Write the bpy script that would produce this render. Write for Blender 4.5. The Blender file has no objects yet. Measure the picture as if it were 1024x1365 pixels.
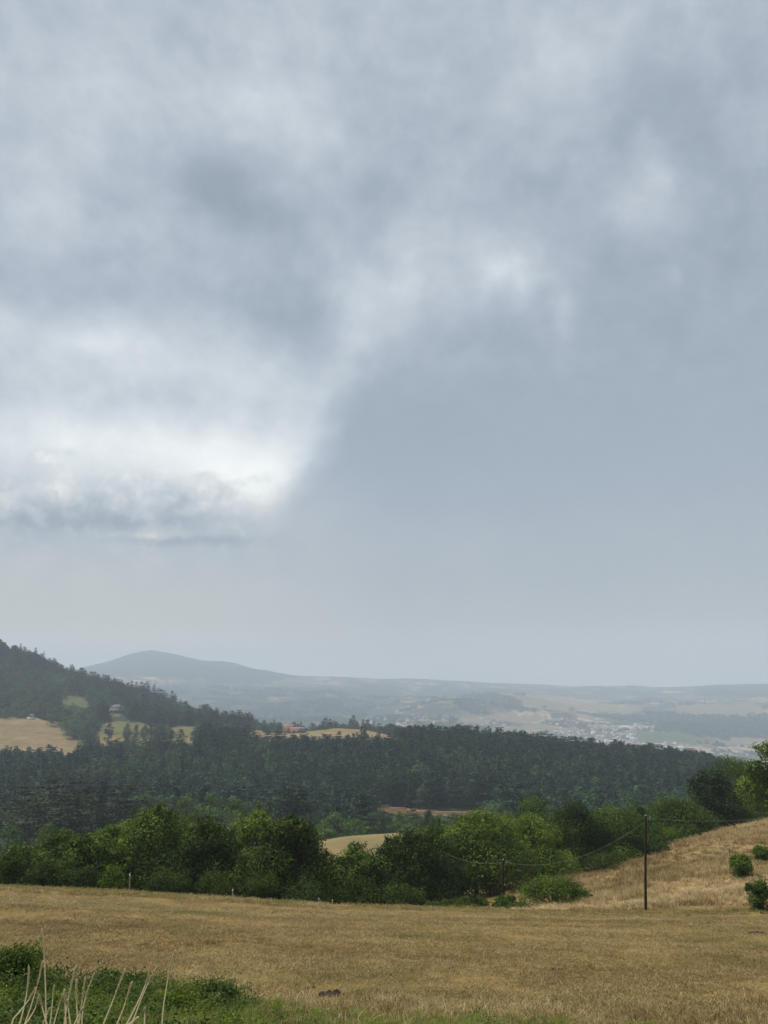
import bpy, math, random
import numpy as np
from mathutils import Vector
R = math.radians
rng = np.random.default_rng(7)
random.seed(7)
sc = bpy.context.scene
COL = sc.collection
F = 1025.0; PITCH = R(12.0); CT, ST = math.cos(PITCH), math.sin(PITCH)

# ---------------------------------------------------------------- survey helpers
def slope_of(px, py):
    """bearing ratio X/Y and height ratio Z/Y of a sight line taken from the roadside"""
    u = (px - 512.0) / F; v = (682.5 - py) / F
    d = CT - v * ST
    return u / d, (ST + v * CT) / d
def at(px, py, Y):
    r, s = slope_of(px, py)
    return Vector((r * Y, Y, s * Y))
def proj(X, Y, Z):
    c = Y * CT + Z * ST
    return 512 + F * X / c, 682.5 - F * (-Y * ST + Z * CT) / c

# ---------------------------------------------------------------- noise
def vnoise(x, y, seed=0):
    x = np.asarray(x, float); y = np.asarray(y, float)
    xi = np.floor(x).astype(np.int64); yi = np.floor(y).astype(np.int64)
    xf = x - xi; yf = y - yi
    def h(a, b):
        n = (a * 374761393 + b * 668265263 + seed * 1442695041) & 0x7fffffff
        n = ((n ^ (n >> 13)) * 1274126177) & 0x7fffffff
        return ((n ^ (n >> 16)) & 0xffff) / 65535.0
    sx = xf * xf * (3 - 2 * xf); sy = yf * yf * (3 - 2 * yf)
    a = h(xi, yi) * (1 - sx) + h(xi + 1, yi) * sx
    b = h(xi, yi + 1) * (1 - sx) + h(xi + 1, yi + 1) * sx
    return (a * (1 - sy) + b * sy) * 2 - 1
def fbm(x, y, o=4, seed=0):
    t = 0; a = .5
    for k in range(o):
        t = t + a * vnoise(x * 2 ** k, y * 2 ** k, seed + k); a *= .5
    return t

# ---------------------------------------------------------------- terrain profile
ROWS = []          # (Y, [(px,py)...]) or (Y, z)
def row(Y, pts):
    r = []; z = []
    for px, py in pts:
        a, s = slope_of(px, py); r.append(a); z.append(s * Y)
    ROWS.append((Y, np.array(r), np.array(z)))
def rowz(Y, pts):
    r = []; z = []
    for px, zz in pts:
        a, s = slope_of(px, 1200); r.append(a); z.append(zz)
    ROWS.append((Y, np.array(r), np.array(z)))
rowz(-60, [(512, .6)]); rowz(-8, [(512, -1.45)]); rowz(0, [(512, -1.65)]); rowz(3, [(512, -2.0)])
rowz(6, [(512, -2.95)]); rowz(9, [(512, -3.95)])
row(12, [(0, 1364), (1024, 1368)])
rowz(30, [(0, -8.05), (172, -8.2), (440, -8.6), (860, -8.8), (1024, -8.8)])
row(42, [(0, 1198), (172, 1205), (300, 1212), (440, 1219), (560, 1222), (700, 1225), (860, 1227), (1024, 1228)])
row(50, [(0, 1183), (172, 1190), (300, 1198), (440, 1207), (560, 1211), (700, 1214.5), (860, 1216), (1024, 1215)])
row(62, [(0, 1185), (172, 1193), (300, 1203), (440, 1213), (560, 1213), (640, 1213), (700, 1212), (780, 1207), (860, 1199), (940, 1188), (1024, 1177)])
row(80, [(0, 1200), (172, 1208), (300, 1218), (440, 1224), (560, 1215), (620, 1205), (700, 1192), (780, 1183), (860, 1167), (940, 1149), (1024, 1134)])
row(100, [(0, 1195), (172, 1200), (440, 1215), (560, 1203), (620, 1192), (700, 1174), (780, 1167), (860, 1145), (940, 1124), (1024, 1109)])
row(120, [(0, 1195), (440, 1203), (620, 1185), (700, 1170), (780, 1162), (860, 1135), (940, 1111), (1024, 1093)])
row(140, [(0, 1195), (440, 1200), (700, 1178), (860, 1152), (940, 1127), (1024, 1105)])
row(190, [(0, 1150), (300, 1153), (440, 1153), (520, 1148), (600, 1150), (780, 1170), (1024, 1140)])
row(230, [(0, 1130), (300, 1132), (420, 1124), (450, 1117), (500, 1113), (560, 1110), (620, 1110), (680, 1120), (780, 1150), (1024, 1120)])
row(280, [(0, 1122), (300, 1125), (450, 1122), (540, 1119), (640, 1120), (780, 1135), (1024, 1110)])
row(380, [(0, 1100), (300, 1102), (440, 1104), (500, 1100), (640, 1100), (780, 1104), (1024, 1098)])
row(450, [(0, 1085), (200, 1088), (440, 1088), (500, 1081), (640, 1081), (700, 1085), (1024, 1085)])
row(470, [(0, 1080), (200, 1080), (440, 1080), (500, 1072), (640, 1072), (700, 1078), (1024, 1080)])
row(720, [(-100, 1018), (0, 1018), (100, 1012), (200, 1004), (270, 993), (330, 1004), (400, 1001), (500, 999), (560, 995), (640, 997), (700, 1003), (760, 1009), (820, 1014), (860, 1018), (900, 1022), (940, 1030), (970, 1040), (1024, 1058), (1100, 1075)])
row(850, [(-100, 1003), (0, 1003), (110, 1001), (200, 996), (270, 986), (330, 990), (385, 992), (500, 992), (560, 1001), (640, 1012), (1024, 1080)])
row(1000, [(-100, 958), (0, 961), (60, 960), (110, 968), (150, 964), (250, 968), (300, 974), (330, 975), (385, 979), (450, 971), (500, 977), (535, 987), (600, 1005), (700, 1020), (1024, 1080)])
row(1200, [(-100, 900), (0, 917), (100, 932), (150, 941), (200, 951), (250, 960), (300, 969), (340, 977), (385, 986), (450, 983), (535, 990), (600, 1000), (640, 1015), (1024, 1060)])
row(1450, [(-100, 840), (0, 866), (50, 883), (100, 906), (150, 921), (200, 937), (250, 954), (300, 971), (340, 982), (385, 992), (535, 1005), (640, 1015), (1024, 1050)])
row(1750, [(-100, 870), (0, 893), (150, 940), (300, 990), (400, 1000), (640, 1020), (1024, 1040)])
row(2500, [(-100, 990), (0, 1000), (300, 1002), (500, 1004), (700, 1015), (1024, 1018)])
row(3300, [(-100, 980), (0, 985), (300, 982), (500, 979), (620, 981), (700, 988), (800, 1000), (900, 1004), (1024, 1004)])
row(4000, [(0, 965), (300, 963), (500, 965), (560, 962), (650, 965), (700, 968), (800, 976), (900, 979), (950, 984), (1024, 985)])
row(4600, [(0, 950), (300, 946), (500, 950), (560, 942), (600, 937), (650, 945), (700, 950), (800, 962), (900, 963), (1024, 960)])
row(5200, [(0, 930), (300, 932), (500, 941), (560, 932), (600, 926), (650, 921), (690, 924), (740, 938), (800, 950), (900, 949), (1024, 946)])
row(6000, [(0, 905), (200, 908), (300, 920), (400, 926), (500, 927), (600, 931), (700, 935), (800, 938), (900, 936), (1024, 933)])
row(7200, [(0, 893), (100, 893), (200, 888), (270, 889), (300, 893), (400, 908), (500, 914), (600, 917), (650, 921), (700, 924), (800, 927), (900, 926), (940, 920), (1024, 917)])
row(8500, [(-200, 925), (0, 906), (60, 899), (100, 893), (130, 886), (165, 874), (200, 867.5), (240, 873), (270, 880), (310, 884), (340, 891), (400, 901), (440, 902), (500, 905), (540, 904), (580, 906), (640, 910), (700, 911), (760, 914), (820, 915), (840, 913), (870, 917), (930, 915), (960, 912), (1024, 911), (1300, 912)])
row(10000, [(0, 925), (200, 895), (400, 918), (1024, 925)])
row(12000, [(0, 940), (1024, 940)])
RY = np.array([a[0] for a in ROWS], float)
RG = np.linspace(-1.6, 1.6, 801)
ZM = np.array([np.interp(RG, a[1], a[2]) for a in ROWS])
for i in range(len(ROWS)):                      # round the kinks between survey stations
    if RY[i] > 60:
        m_ = 15 if RY[i] < 6500 else 5
        k = np.hanning(m_); k /= k.sum()
        ZM[i] = np.convolve(np.pad(ZM[i], m_ // 2, mode='edge'), k, 'valid')
def pchip_slopes(x, y):
    h = np.diff(x)[:, None]; d = np.diff(y, axis=0) / h
    m = np.zeros_like(y)
    w1 = 2 * h[1:] + h[:-1]; w2 = h[1:] + 2 * h[:-1]
    same = (d[:-1] * d[1:]) > 0
    with np.errstate(divide='ignore', invalid='ignore'):
        hm = (w1 + w2) / (w1 / d[:-1] + w2 / d[1:])
    m[1:-1] = np.where(same, hm, 0)
    m[0] = d[0]; m[-1] = d[-1]
    return m
MM = pchip_slopes(RY, ZM)
def ground_z(X, Y, rough=True):
    X = np.asarray(X, float); Y = np.asarray(Y, float)
    r = np.clip(X / np.maximum(Y, 8.0), -1.59, 1.59)
    f = (r + 1.6) / 3.2 * 800; i = np.clip(f.astype(int), 0, 799); f = f - i
    k = np.clip(np.searchsorted(RY, Y) - 1, 0, len(RY) - 2)
    h = RY[k + 1] - RY[k]; t = (Y - RY[k]) / h
    def L(M, kk): return M[kk, i] * (1 - f) + M[kk, i + 1] * f
    z0, z1, m0, m1 = L(ZM, k), L(ZM, k + 1), L(MM, k), L(MM, k + 1)
    z = (2*t**3 - 3*t**2 + 1) * z0 + (t**3 - 2*t**2 + t) * h * m0 + (-2*t**3 + 3*t**2) * z1 + (t**3 - t**2) * h * m1
    if rough:
        w = np.clip((Y - 140) / 300, 0, 1)
        z = z + (1 - w) * .10 * fbm(X * .35, Y * .35, 3, 3) * np.clip(Y / 20, .2, 1)
        far = np.clip((Y - 1700) / 1500, 0, 1)
        z = z + far * (1 - np.clip((Y - 7600) / 500, 0, .5)) * 40 * fbm(X / 420, Y / 420, 4, 11)
        z = z + w * (1 - far) * 2.5 * fbm(X / 60, Y / 60, 3, 5)
    return z
def gz(x, y): return float(ground_z(np.array([x]), np.array([y]))[0])
def at_ground(px, Y, py=1150):
    r, s = slope_of(px, py); x = r * Y; z = gz(x, Y)
    for _ in range(3):
        q, py = proj(x, Y, z); r, s = slope_of(px, py); x = r * Y; z = gz(x, Y)
    return Vector((x, Y, z))

# ---------------------------------------------------------------- mesh builder
class MB:
    def __init__(s): s.v = []; s.f4 = []; s.f3 = []; s.t4 = []; s.t3 = []; s.m4 = []; s.m3 = []; s.n = 0
    def add(s, v, f, tint=.5, mat=0):
        v = np.asarray(v, float).reshape(-1, 3); f = np.asarray(f, np.int64)
        if len(f) == 0: return
        t = np.broadcast_to(np.asarray(tint, float), (len(f),)); m = np.broadcast_to(np.asarray(mat), (len(f),))
        (s.f4 if f.shape[1] == 4 else s.f3).append(f + s.n)
        (s.t4 if f.shape[1] == 4 else s.t3).append(t); (s.m4 if f.shape[1] == 4 else s.m3).append(m)
        s.v.append(v); s.n += len(v)
    def box(s, lo, hi, mat=0, tint=.5):
        x0, y0, z0 = lo; x1, y1, z1 = hi
        v = [(x0,y0,z0),(x1,y0,z0),(x1,y1,z0),(x0,y1,z0),(x0,y0,z1),(x1,y0,z1),(x1,y1,z1),(x0,y1,z1)]
        s.add(v, [(3,2,1,0),(4,5,6,7),(0,1,5,4),(1,2,6,5),(2,3,7,6),(3,0,4,7)], tint, mat)
    def tube(s, pts, rad, n=6, mat=0, tint=.5, caps=True):
        P = np.asarray(pts, float); k = len(P); rad = np.broadcast_to(np.asarray(rad, float), (k,))
        T = np.gradient(P, axis=0); T /= np.linalg.norm(T, axis=1)[:, None] + 1e-9
        ref = np.array([0, 0, 1.]) if abs(T[0][2]) < .9 else np.array([1., 0, 0])
        V = []
        for i in range(k):
            a = np.cross(T[i], ref); a /= np.linalg.norm(a) + 1e-9; b = np.cross(T[i], a)
            th = np.linspace(0, 2 * np.pi, n, endpoint=False)
            V.append(P[i] + rad[i] * (np.cos(th)[:, None] * a + np.sin(th)[:, None] * b))
        V = np.concatenate(V); Fq = []
        for i in range(k - 1):
            for j in range(n): Fq.append((i*n+j, i*n+(j+1) % n, (i+1)*n+(j+1) % n, (i+1)*n+j))
        s.add(V, Fq, tint, mat)
        if caps:
            e = (k - 1) * n
            s.add(V[e:], [(0, j, j + 1) for j in range(1, n - 1)], tint, mat)
            s.add(V[:n], [(0, j + 1, j) for j in range(1, n - 1)], tint, mat)
    def cards(s, P, N, L, W, tint=.5, mat=0, T=None, g=None):
        g = g or rng; n = len(P)
        N = N / (np.linalg.norm(N, axis=1)[:, None] + 1e-9)
        if T is None: T = g.normal(size=(n, 3))
        T = T - N * np.sum(T * N, axis=1)[:, None]; T /= np.linalg.norm(T, axis=1)[:, None] + 1e-9
        B = np.cross(N, T); L = np.broadcast_to(L, (n,))[:, None]; W = np.broadcast_to(W, (n,))[:, None]
        V = np.stack([P - T * L * .5, P + B * W * .5 + T * L * .05 + N * W * .12, P + T * L * .5 - N * L * .06, P - B * W * .5 + T * L * .05 + N * W * .12], 1).reshape(-1, 3)
        s.add(V, np.arange(4 * n).reshape(n, 4), tint, mat)
    def mesh(s, name, mats, smooth=False):
        me = bpy.data.meshes.new(name)
        V = np.concatenate(s.v); me.vertices.add(len(V)); me.vertices.foreach_set('co', V.ravel())
        F4 = np.concatenate(s.f4) if s.f4 else np.zeros((0, 4), np.int64); F3 = np.concatenate(s.f3) if s.f3 else np.zeros((0, 3), np.int64)
        idx = np.concatenate([F4.ravel(), F3.ravel()]); me.loops.add(len(idx)); me.loops.foreach_set('vertex_index', idx.astype(np.int32))
        st = np.concatenate([np.arange(len(F4)) * 4, len(F4) * 4 + np.arange(len(F3)) * 3])
        me.polygons.add(len(st)); me.polygons.foreach_set('loop_start', st.astype(np.int32))
        me.polygons.foreach_set('material_index', np.concatenate(s.m4 + s.m3).astype(np.int32))
        if smooth: me.polygons.foreach_set('use_smooth', np.ones(len(st), bool))
        a = me.attributes.new('tint', 'FLOAT', 'FACE'); a.data.foreach_set('value', np.concatenate(s.t4 + s.t3).astype(np.float32))
        for m in (mats if isinstance(mats, (list, tuple)) else [mats]): me.materials.append(m)
        me.update(calc_edges=True); me.validate(); return me
    def build(s, name, mats, parent=None, smooth=False, loc=None):
        return link(name, s.mesh(name, mats, smooth), parent, loc)
def link(name, data, parent=None, loc=None):
    o = bpy.data.objects.new(name, data); COL.objects.link(o)
    if parent: o.parent = parent
    if loc is not None: o.location = loc
    return o
def tag(o, label=None, cat=None, group=None, kind=None):
    for k, v in (('label', label), ('category', cat), ('group', group), ('kind', kind)):
        if v: o[k] = v
    return o
def empty(name, loc, rz=0):
    o = link(name, None, None, loc); o.rotation_euler.z = rz; o.empty_display_size = .3; return o

# ---------------------------------------------------------------- materials
def lin(c):
    return tuple(((x / 255) / 12.92 if x / 255 <= .04045 else ((x / 255 + .055) / 1.055) ** 2.4) for x in c)
class NT:
    def __init__(s, tree): s.t = tree; s.n = tree.nodes; s.l = tree.links
    def node(s, typ, ins={}, **kw):
        n = s.n.new(typ)
        for k, v in kw.items(): setattr(n, k, v)
        for k, v in ins.items(): s.set(n, k, v)
        return n
    def set(s, n, k, v):
        i = n.inputs[k]
        if hasattr(v, 'links') or isinstance(v, bpy.types.NodeSocket): s.l.new(v, i)
        elif isinstance(v, bpy.types.Node): s.l.new(v.outputs[0], i)
        else:
            if i.type == 'RGBA' and len(v) == 3: v = (*v, 1)
            i.default_value = v
    def math(s, op, a, b=None, c=None, clamp=False):
        n = s.node('ShaderNodeMath', operation=op, use_clamp=clamp)
        for k, v in enumerate((a, b, c)):
            if v is not None: s.set(n, k, v)
        return n.outputs[0]
    def vmath(s, op, a, b=None, c=None):
        n = s.node('ShaderNodeVectorMath', operation=op)
        for k, v in enumerate((a, b, c)):
            if v is not None: s.set(n, k, v)
        return n.outputs['Value'] if op in ('DOT_PRODUCT', 'LENGTH', 'DISTANCE') else n.outputs[0]
    def noise(s, vec, scale, detail=3, rough=.55, out='Fac', dist=0, dim='3D'):
        n = s.node('ShaderNodeTexNoise', {'Scale': scale, 'Detail': detail, 'Roughness': rough, 'Distortion': dist}, noise_dimensions=dim)
        if vec is not None: s.l.new(vec, n.inputs['Vector'])
        return n.outputs['Color' if out == 'Color' else 0]
    def ramp(s, fac, stops, interp='LINEAR'):
        n = s.node('ShaderNodeValToRGB'); s.l.new(fac, n.inputs[0]); cr = n.color_ramp; cr.interpolation = interp
        while len(cr.elements) < len(stops): cr.elements.new(.5)
        for e, (p, c) in zip(cr.elements, stops):
            e.position = p; e.color = (*c, 1) if len(c) == 3 else c
        return n.outputs[0]
    def mix(s, fac, a, b, blend='MIX'):
        n = s.node('ShaderNodeMix', data_type='RGBA', blend_type=blend)
        for k, v in ((0, fac), (6, a), (7, b)):
            i = n.inputs[k]
            if isinstance(v, bpy.types.NodeSocket): s.l.new(v, i)
            else: i.default_value = v if not isinstance(v, tuple) or len(v) == 4 else (*v, 1)
        return n.outputs[2]
    def smooth(s, x, lo, hi):
        n = s.node('ShaderNodeMapRange', {'From Min': lo, 'From Max': hi}, interpolation_type='SMOOTHSTEP'); s.l.new(x, n.inputs[0]); return n.outputs[0]
def new_mat(name):
    m = bpy.data.materials.new(name); m.use_nodes = True; m.node_tree.nodes.clear(); t = NT(m.node_tree)
    out = t.node('ShaderNodeOutputMaterial'); return m, t, out
def attr(t, name, out='Fac'):
    return t.node('ShaderNodeAttribute', attribute_name=name).outputs[out]
def principled(t, out, col, rough=.8, spec=.2, bump=None, bs=.3, bd=.1):
    b = t.node('ShaderNodeBsdfPrincipled', {'Base Color': col, 'Roughness': rough, 'Specular IOR Level': spec})
    if bump is not None:
        bn = t.node('ShaderNodeBump', {'Strength': bs, 'Distance': bd, 'Height': bump}); t.l.new(bn.outputs[0], b.inputs['Normal'])
    t.l.new(b.outputs[0], out.inputs['Surface']); return b
def leaf_mat(name, dark, mid, light, trans=.2, rnd=.25, rough=.7, spec=.08, through=(1.0, 1.1, .55, 1)):
    m, t, out = new_mat(name)
    rd = t.node('ShaderNodeObjectInfo').outputs['Random']
    f = t.math('ADD', attr(t, 'tint'), t.math('MULTIPLY', t.math('SUBTRACT', rd, .5), rnd), clamp=True)
    col = t.ramp(f, [(0, dark), (.5, mid), (1, light)])
    b = t.node('ShaderNodeBsdfPrincipled', {'Base Color': col, 'Roughness': rough, 'Specular IOR Level': spec})
    tr = t.node('ShaderNodeBsdfTranslucent', {'Color': t.mix(1.0, col, through, 'MULTIPLY')})
    mx = t.node('ShaderNodeMixShader', {0: trans}); t.l.new(b.outputs[0], mx.inputs[1]); t.l.new(tr.outputs[0], mx.inputs[2])
    t.l.new(mx.outputs[0], out.inputs['Surface']); return m
def plain_mat(name, a, b, scale=8, rough=.85, bump=.2, stretch=(1, 1, 1)):
    m, t, out = new_mat(name)
    co = t.vmath('MULTIPLY', t.node('ShaderNodeTexCoord').outputs['Object'], stretch)
    n = t.noise(co, scale, 4, .65)
    principled(t, out, t.ramp(n, [(.3, a), (.7, b)]), rough, .15, n, bump, .02); return m

M_OLIVE = leaf_mat('leaves_olive', (.025, .047, .008), (.080, .130, .018), (.18, .24, .038))
M_DARK = leaf_mat('leaves_dark', (.013, .025, .005), (.040, .070, .011), (.10, .142, .024))
M_MID = leaf_mat('leaves_mid_green', (.018, .038, .007), (.053, .098, .015), (.13, .19, .032))
M_GREEN = leaf_mat('leaves_green', (.025, .054, .009), (.070, .130, .019), (.16, .235, .038))
M_LIGHT = leaf_mat('leaves_light', (.042, .082, .009), (.105, .17, .020), (.20, .265, .042))
M_BLUE = leaf_mat('leaves_grey_green', (.026, .054, .019), (.070, .125, .042), (.14, .205, .072))
M_PINE = leaf_mat('needles', (.011, .022, .009), (.030, .053, .021), (.064, .095, .036), .12)
M_PINEB = leaf_mat('needles_brown', (.014, .020, .012), (.034, .047, .027), (.062, .072, .042), .1)
M_BRAMBLE = leaf_mat('bramble_leaves', (.020, .040, .008), (.066, .106, .019), (.145, .19, .042), .25, .3)
M_WEED = leaf_mat('weed_leaves', (.05, .08, .010), (.14, .20, .024), (.30, .36, .07), .3, .4)
M_WEEDB = leaf_mat('nettle_leaves', (.028, .048, .012), (.066, .104, .030), (.14, .185, .07), .25, .3)
M_WOODA = leaf_mat('leaves_wood_pale', (.026, .058, .024), (.064, .118, .046), (.115, .18, .075), .2, .55)
M_WOODB = leaf_mat('leaves_wood_mid', (.015, .036, .016), (.040, .080, .036), (.08, .13, .056), .2, .55)
M_WOODP = leaf_mat('needles_wood', (.010, .027, .018), (.028, .062, .040), (.055, .10, .062), .12, .5)
M_BARK = plain_mat('bark', (.035, .027, .02), (.10, .08, .06), 6, .95, .6, (1, 1, .2))
M_DEAD = plain_mat('dead_wood', (.10, .09, .075), (.2, .18, .15), 9, .95, .4, (1, 1, .2))

def straw_mat(name, stops, patch, green=(.10, .115, .03), gw=.5):
    m, t, out = new_mat(name)
    geo = t.node('ShaderNodeNewGeometry').outputs['Position']
    oi = t.node('ShaderNodeObjectInfo')
    n = t.noise(geo, patch, 4, .6)
    f = t.math('ADD', t.math('MULTIPLY', oi.outputs['Random'], .35), t.math('MULTIPLY', n, .4))
    f = t.math('ADD', f, t.math('MULTIPLY', attr(t, 'tint'), .3))
    f = t.math('ADD', f, t.math('MULTIPLY', t.math('SUBTRACT', t.noise(t.vmath('MULTIPLY', geo, (.4, 1.6, 1)), patch * .3, 4, .6), .5), .85))
    col = t.ramp(f, stops)
    gn = t.smooth(t.noise(geo, patch * .45, 3, .6), .48, .72)
    col = t.mix(t.math('MULTIPLY', gn, gw), col, green)
    b = t.node('ShaderNodeBsdfPrincipled', {'Base Color': col, 'Roughness': .7, 'Specular IOR Level': .2})
    tr = t.node('ShaderNodeBsdfTranslucent', {'Color': col})
    mx = t.node('ShaderNodeMixShader', {0: .25}); t.l.new(b.outputs[0], mx.inputs[1]); t.l.new(tr.outputs[0], mx.inputs[2])
    t.l.new(mx.outputs[0], out.inputs['Surface']); return m
M_STUB = straw_mat('short_dry_grass', [(.24, (.075, .042, .014)), (.48, (.195, .143, .052)), (.75, (.41, .32, .145))], .55, (.125, .125, .028), .7)
M_TALL = straw_mat('tall_dry_grass', [(.25, (.145, .088, .033)), (.48, (.37, .265, .118)), (.72, (.70, .56, .31))], .22, (.24, .185, .055), .5)
M_FRINGE = straw_mat('edge_grass', [(.2, (.14, .12, .035)), (.5, (.30, .25, .085)), (.8, (.50, .42, .19))], .5, (.14, .16, .035), .7)
M_GREENGRASS = straw_mat('green_grass', [(.2, (.075, .12, .016)), (.5, (.17, .23, .032)), (.8, (.31, .34, .08))], .6, (.27, .23, .06), .4)
M_STALK = leaf_mat('straw_stalk', (.74, .67, .48), (.86, .80, .62), (.93, .89, .74), .45, .3, through=(1, .97, .9, 1))
M_SEED = leaf_mat('seed_head', (.70, .62, .43), (.86, .79, .60), (.94, .90, .74), .45, .3, through=(1, .97, .9, 1))
M_SOIL = plain_mat('dark_soil', (.012, .008, .006), (.06, .04, .03), 14, .95, .8)

# near ground
def near_ground_mat():
    m, t, out = new_mat('field_ground')
    geo = t.node('ShaderNodeNewGeometry').outputs['Position']
    n1 = t.noise(geo, .35, 5, .65); n2 = t.noise(geo, 5, 4, .7); n3 = t.noise(geo, 30, 2, .6)
    f = t.math('ADD', t.math('MULTIPLY', n1, .45), t.math('ADD', t.math('MULTIPLY', n2, .35), t.math('MULTIPLY', n3, .25)))
    mown = t.ramp(f, [(.38, (.058, .034, .012)), (.5, (.155, .10, .034)), (.64, (.29, .205, .08))])
    g = t.smooth(t.noise(geo, .22, 3, .6), .5, .75)
    mown = t.mix(t.math('MULTIPLY', g, .5), mown, (.15, .145, .035))
    tall = t.ramp(f, [(.32, (.10, .065, .026)), (.5, (.22, .148, .062)), (.72, (.40, .29, .14))])
    col = t.mix(attr(t, 'tall'), mown, tall)
    wd = t.ramp(n2, [(.3, (.02, .022, .008)), (.6, (.05, .055, .018)), (.8, (.10, .085, .04))])
    col = t.mix(attr(t, 'weedy'), col, wd)
    principled(t, out, col, .95, .1, t.math('ADD', n2, n3), .5, .08); return m
M_NEAR = near_ground_mat()

def land_mat():
    m, t, out = new_mat('valley_land')
    geo = t.node('ShaderNodeNewGeometry').outputs['Position']
    flat = t.vmath('MULTIPLY', geo, (1, 1, 0))
    wob = t.vmath('MULTIPLY_ADD', t.noise(flat, .004, 3, .6, 'Color'), (160, 160, 0), flat)
    st = t.vmath('MULTIPLY', wob, (.0062, .0036, 0))
    vc = t.node('ShaderNodeTexVoronoi', {'Vector': st, 'Scale': 1.0}, voronoi_dimensions='2D')
    ve = t.node('ShaderNodeTexVoronoi', {'Vector': st, 'Scale': 1.0}, voronoi_dimensions='2D', feature='DISTANCE_TO_EDGE')
    cell = t.node('ShaderNodeSeparateColor', {0: vc.outputs['Color']})
    patch = t.ramp(cell.outputs[0], [(0, (.07, .09, .04)), (.18, (.13, .14, .06)), (.34, (.30, .22, .12)), (.52, (.42, .31, .19)), (.66, (.26, .165, .105)), (.8, (.10, .115, .05)), (.9, (.34, .24, .15))], 'CONSTANT')
    tone = t.ramp(attr(t, 'tan'), [(0, (.075, .10, .036)), (.25, (.11, .115, .045)), (.5, (.165, .135, .058)), (.8, (.225, .17, .085)), (1, (.085, .05, .032))])
    col = t.mix(attr(t, 'fixed'), patch, tone)
    n = t.noise(geo, .05, 5, .65)
    col = t.mix(.85, col, t.ramp(t.math('ADD', t.math('MULTIPLY', n, .6), t.math('MULTIPLY', t.noise(t.vmath('MULTIPLY', geo, (.35, 1.6, .5)), .12, 5, .7), .4)), [(.34, (.5, .52, .45)), (.66, (1.3, 1.25, 1.25))]), 'MULTIPLY')
    wn = t.math('ADD', attr(t, 'wood'), t.math('MULTIPLY', t.math('SUBTRACT', t.noise(geo, .006, 5, .65), .5), 1.5))
    wf = t.smooth(wn, .46, .54)
    hedge = t.math('MULTIPLY', t.smooth(ve.outputs[0], .075, .05), t.math('SUBTRACT', 1.0, attr(t, 'fixed')))
    wf = t.math('MAXIMUM', wf, t.math('MULTIPLY', hedge, t.smooth(t.noise(geo, .008, 2, .5), .40, .50)))
    forest = t.ramp(t.noise(geo, .06, 4, .7), [(.3, (.014, .022, .012)), (.7, (.05, .066, .032))])
    col = t.mix(wf, col, forest)
    principled(t, out, col, .95, .05, t.noise(geo, .05, 4, .6), .5, 4.0); return m
M_LAND = land_mat()

# ---------------------------------------------------------------- terrain mesh
def in_poly(x, y, poly):
    ins = np.zeros(np.shape(x), bool); n = len(poly)
    for i in range(n):
        x0, y0 = poly[i]; x1, y1 = poly[(i + 1) % n]
        c = ((y0 > y) != (y1 > y)) & (x < (x1 - x0) * (y - y0) / (y1 - y0 + 1e-12) + x0)
        ins ^= c
    return ins
# patches of land cover:  (polygon, Ymin, Ymax, wood, tan)
COVER = [
    ([(-80, 955), (40, 957), (75, 961), (108, 972), (116, 990), (112, 1010), (-80, 1012)], 780, 1100, 0, .82),
    ([(134, 963), (190, 963), (188, 982), (128, 984)], 780, 1120, 0, .3),
    ([(122, 983), (238, 984), (262, 978), (268, 984), (240, 995), (122, 996)], 780, 1120, 0, .6),
    ([(188, 967), (270, 970), (256, 981), (188, 981)], 780, 1120, 0, .4),
    ([(330, 962), (400, 962), (450, 962), (500, 966), (540, 980), (560, 990), (545, 994), (480, 988), (410, 989), (330, 990)], 810, 1120, 0, .80),
    ([(80, 925), (118, 930), (120, 944), (85, 940)], 1080, 1300, 0, .12),
    ([(144, 948), (168, 948), (168, 957), (144, 957)], 1050, 1150, 0, .3),
    ([(425, 1100), (660, 1100), (660, 1160), (425, 1170)], 150, 262, 0, .62),
    ([(500, 1078), (560, 1079), (600, 1080), (625, 1077), (660, 1077), (660, 1087), (590, 1087), (540, 1088), (500, 1087)], 400, 490, 0, .97),
    ([(-20, 1090), (22, 1090), (22, 1112), (-20, 1112)], 280, 400, 0, .8),
    ([(520, 950), (560, 938), (600, 924), (650, 915), (690, 918), (700, 930), (690, 945), (640, 955), (560, 962), (520, 960)], 4000, 5600, .56, .3),
    ([(870, 960), (900, 955), (1060, 958), (1060, 984), (960, 984), (905, 977)], 3300, 4700, 1, .3),
    ([(850, 975), (905, 976), (955, 985), (945, 993), (840, 993)], 3200, 4400, 0, .02),
    ([(950, 984), (1012, 984), (1015, 992), (965, 993)], 3200, 4400, 0, .72),
    ([(610, 957), (720, 952), (735, 962), (610, 964)], 3500, 4700, 0, .7),
    ([(690, 928), (740, 928), (800, 938), (850, 944), (850, 951), (740, 946), (700, 938)], 4500, 7000, 0, .72),
    ([(660, 968), (760, 966), (760, 980), (660, 982)], 3000, 4200, 0, .66),
    ([(900, 940), (1000, 938), (1024, 948), (980, 956), (900, 950)], 4500, 6500, 0, .66),
    ([(930, 908), (1100, 904), (1100, 926), (930, 926)], 6300, 9000, 1, .3),
    ([(60, 860), (360, 880), (420, 900), (300, 915), (60, 910)], 6500, 9000, .95, .3),
    ([(180, 915), (520, 915), (540, 950), (440, 962), (260, 970), (180, 960)], 3500, 7000, .62, .3),
    ([(560, 917), (840, 918), (900, 927), (560, 928)], 6200, 9000, .62, .3),
]
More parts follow.
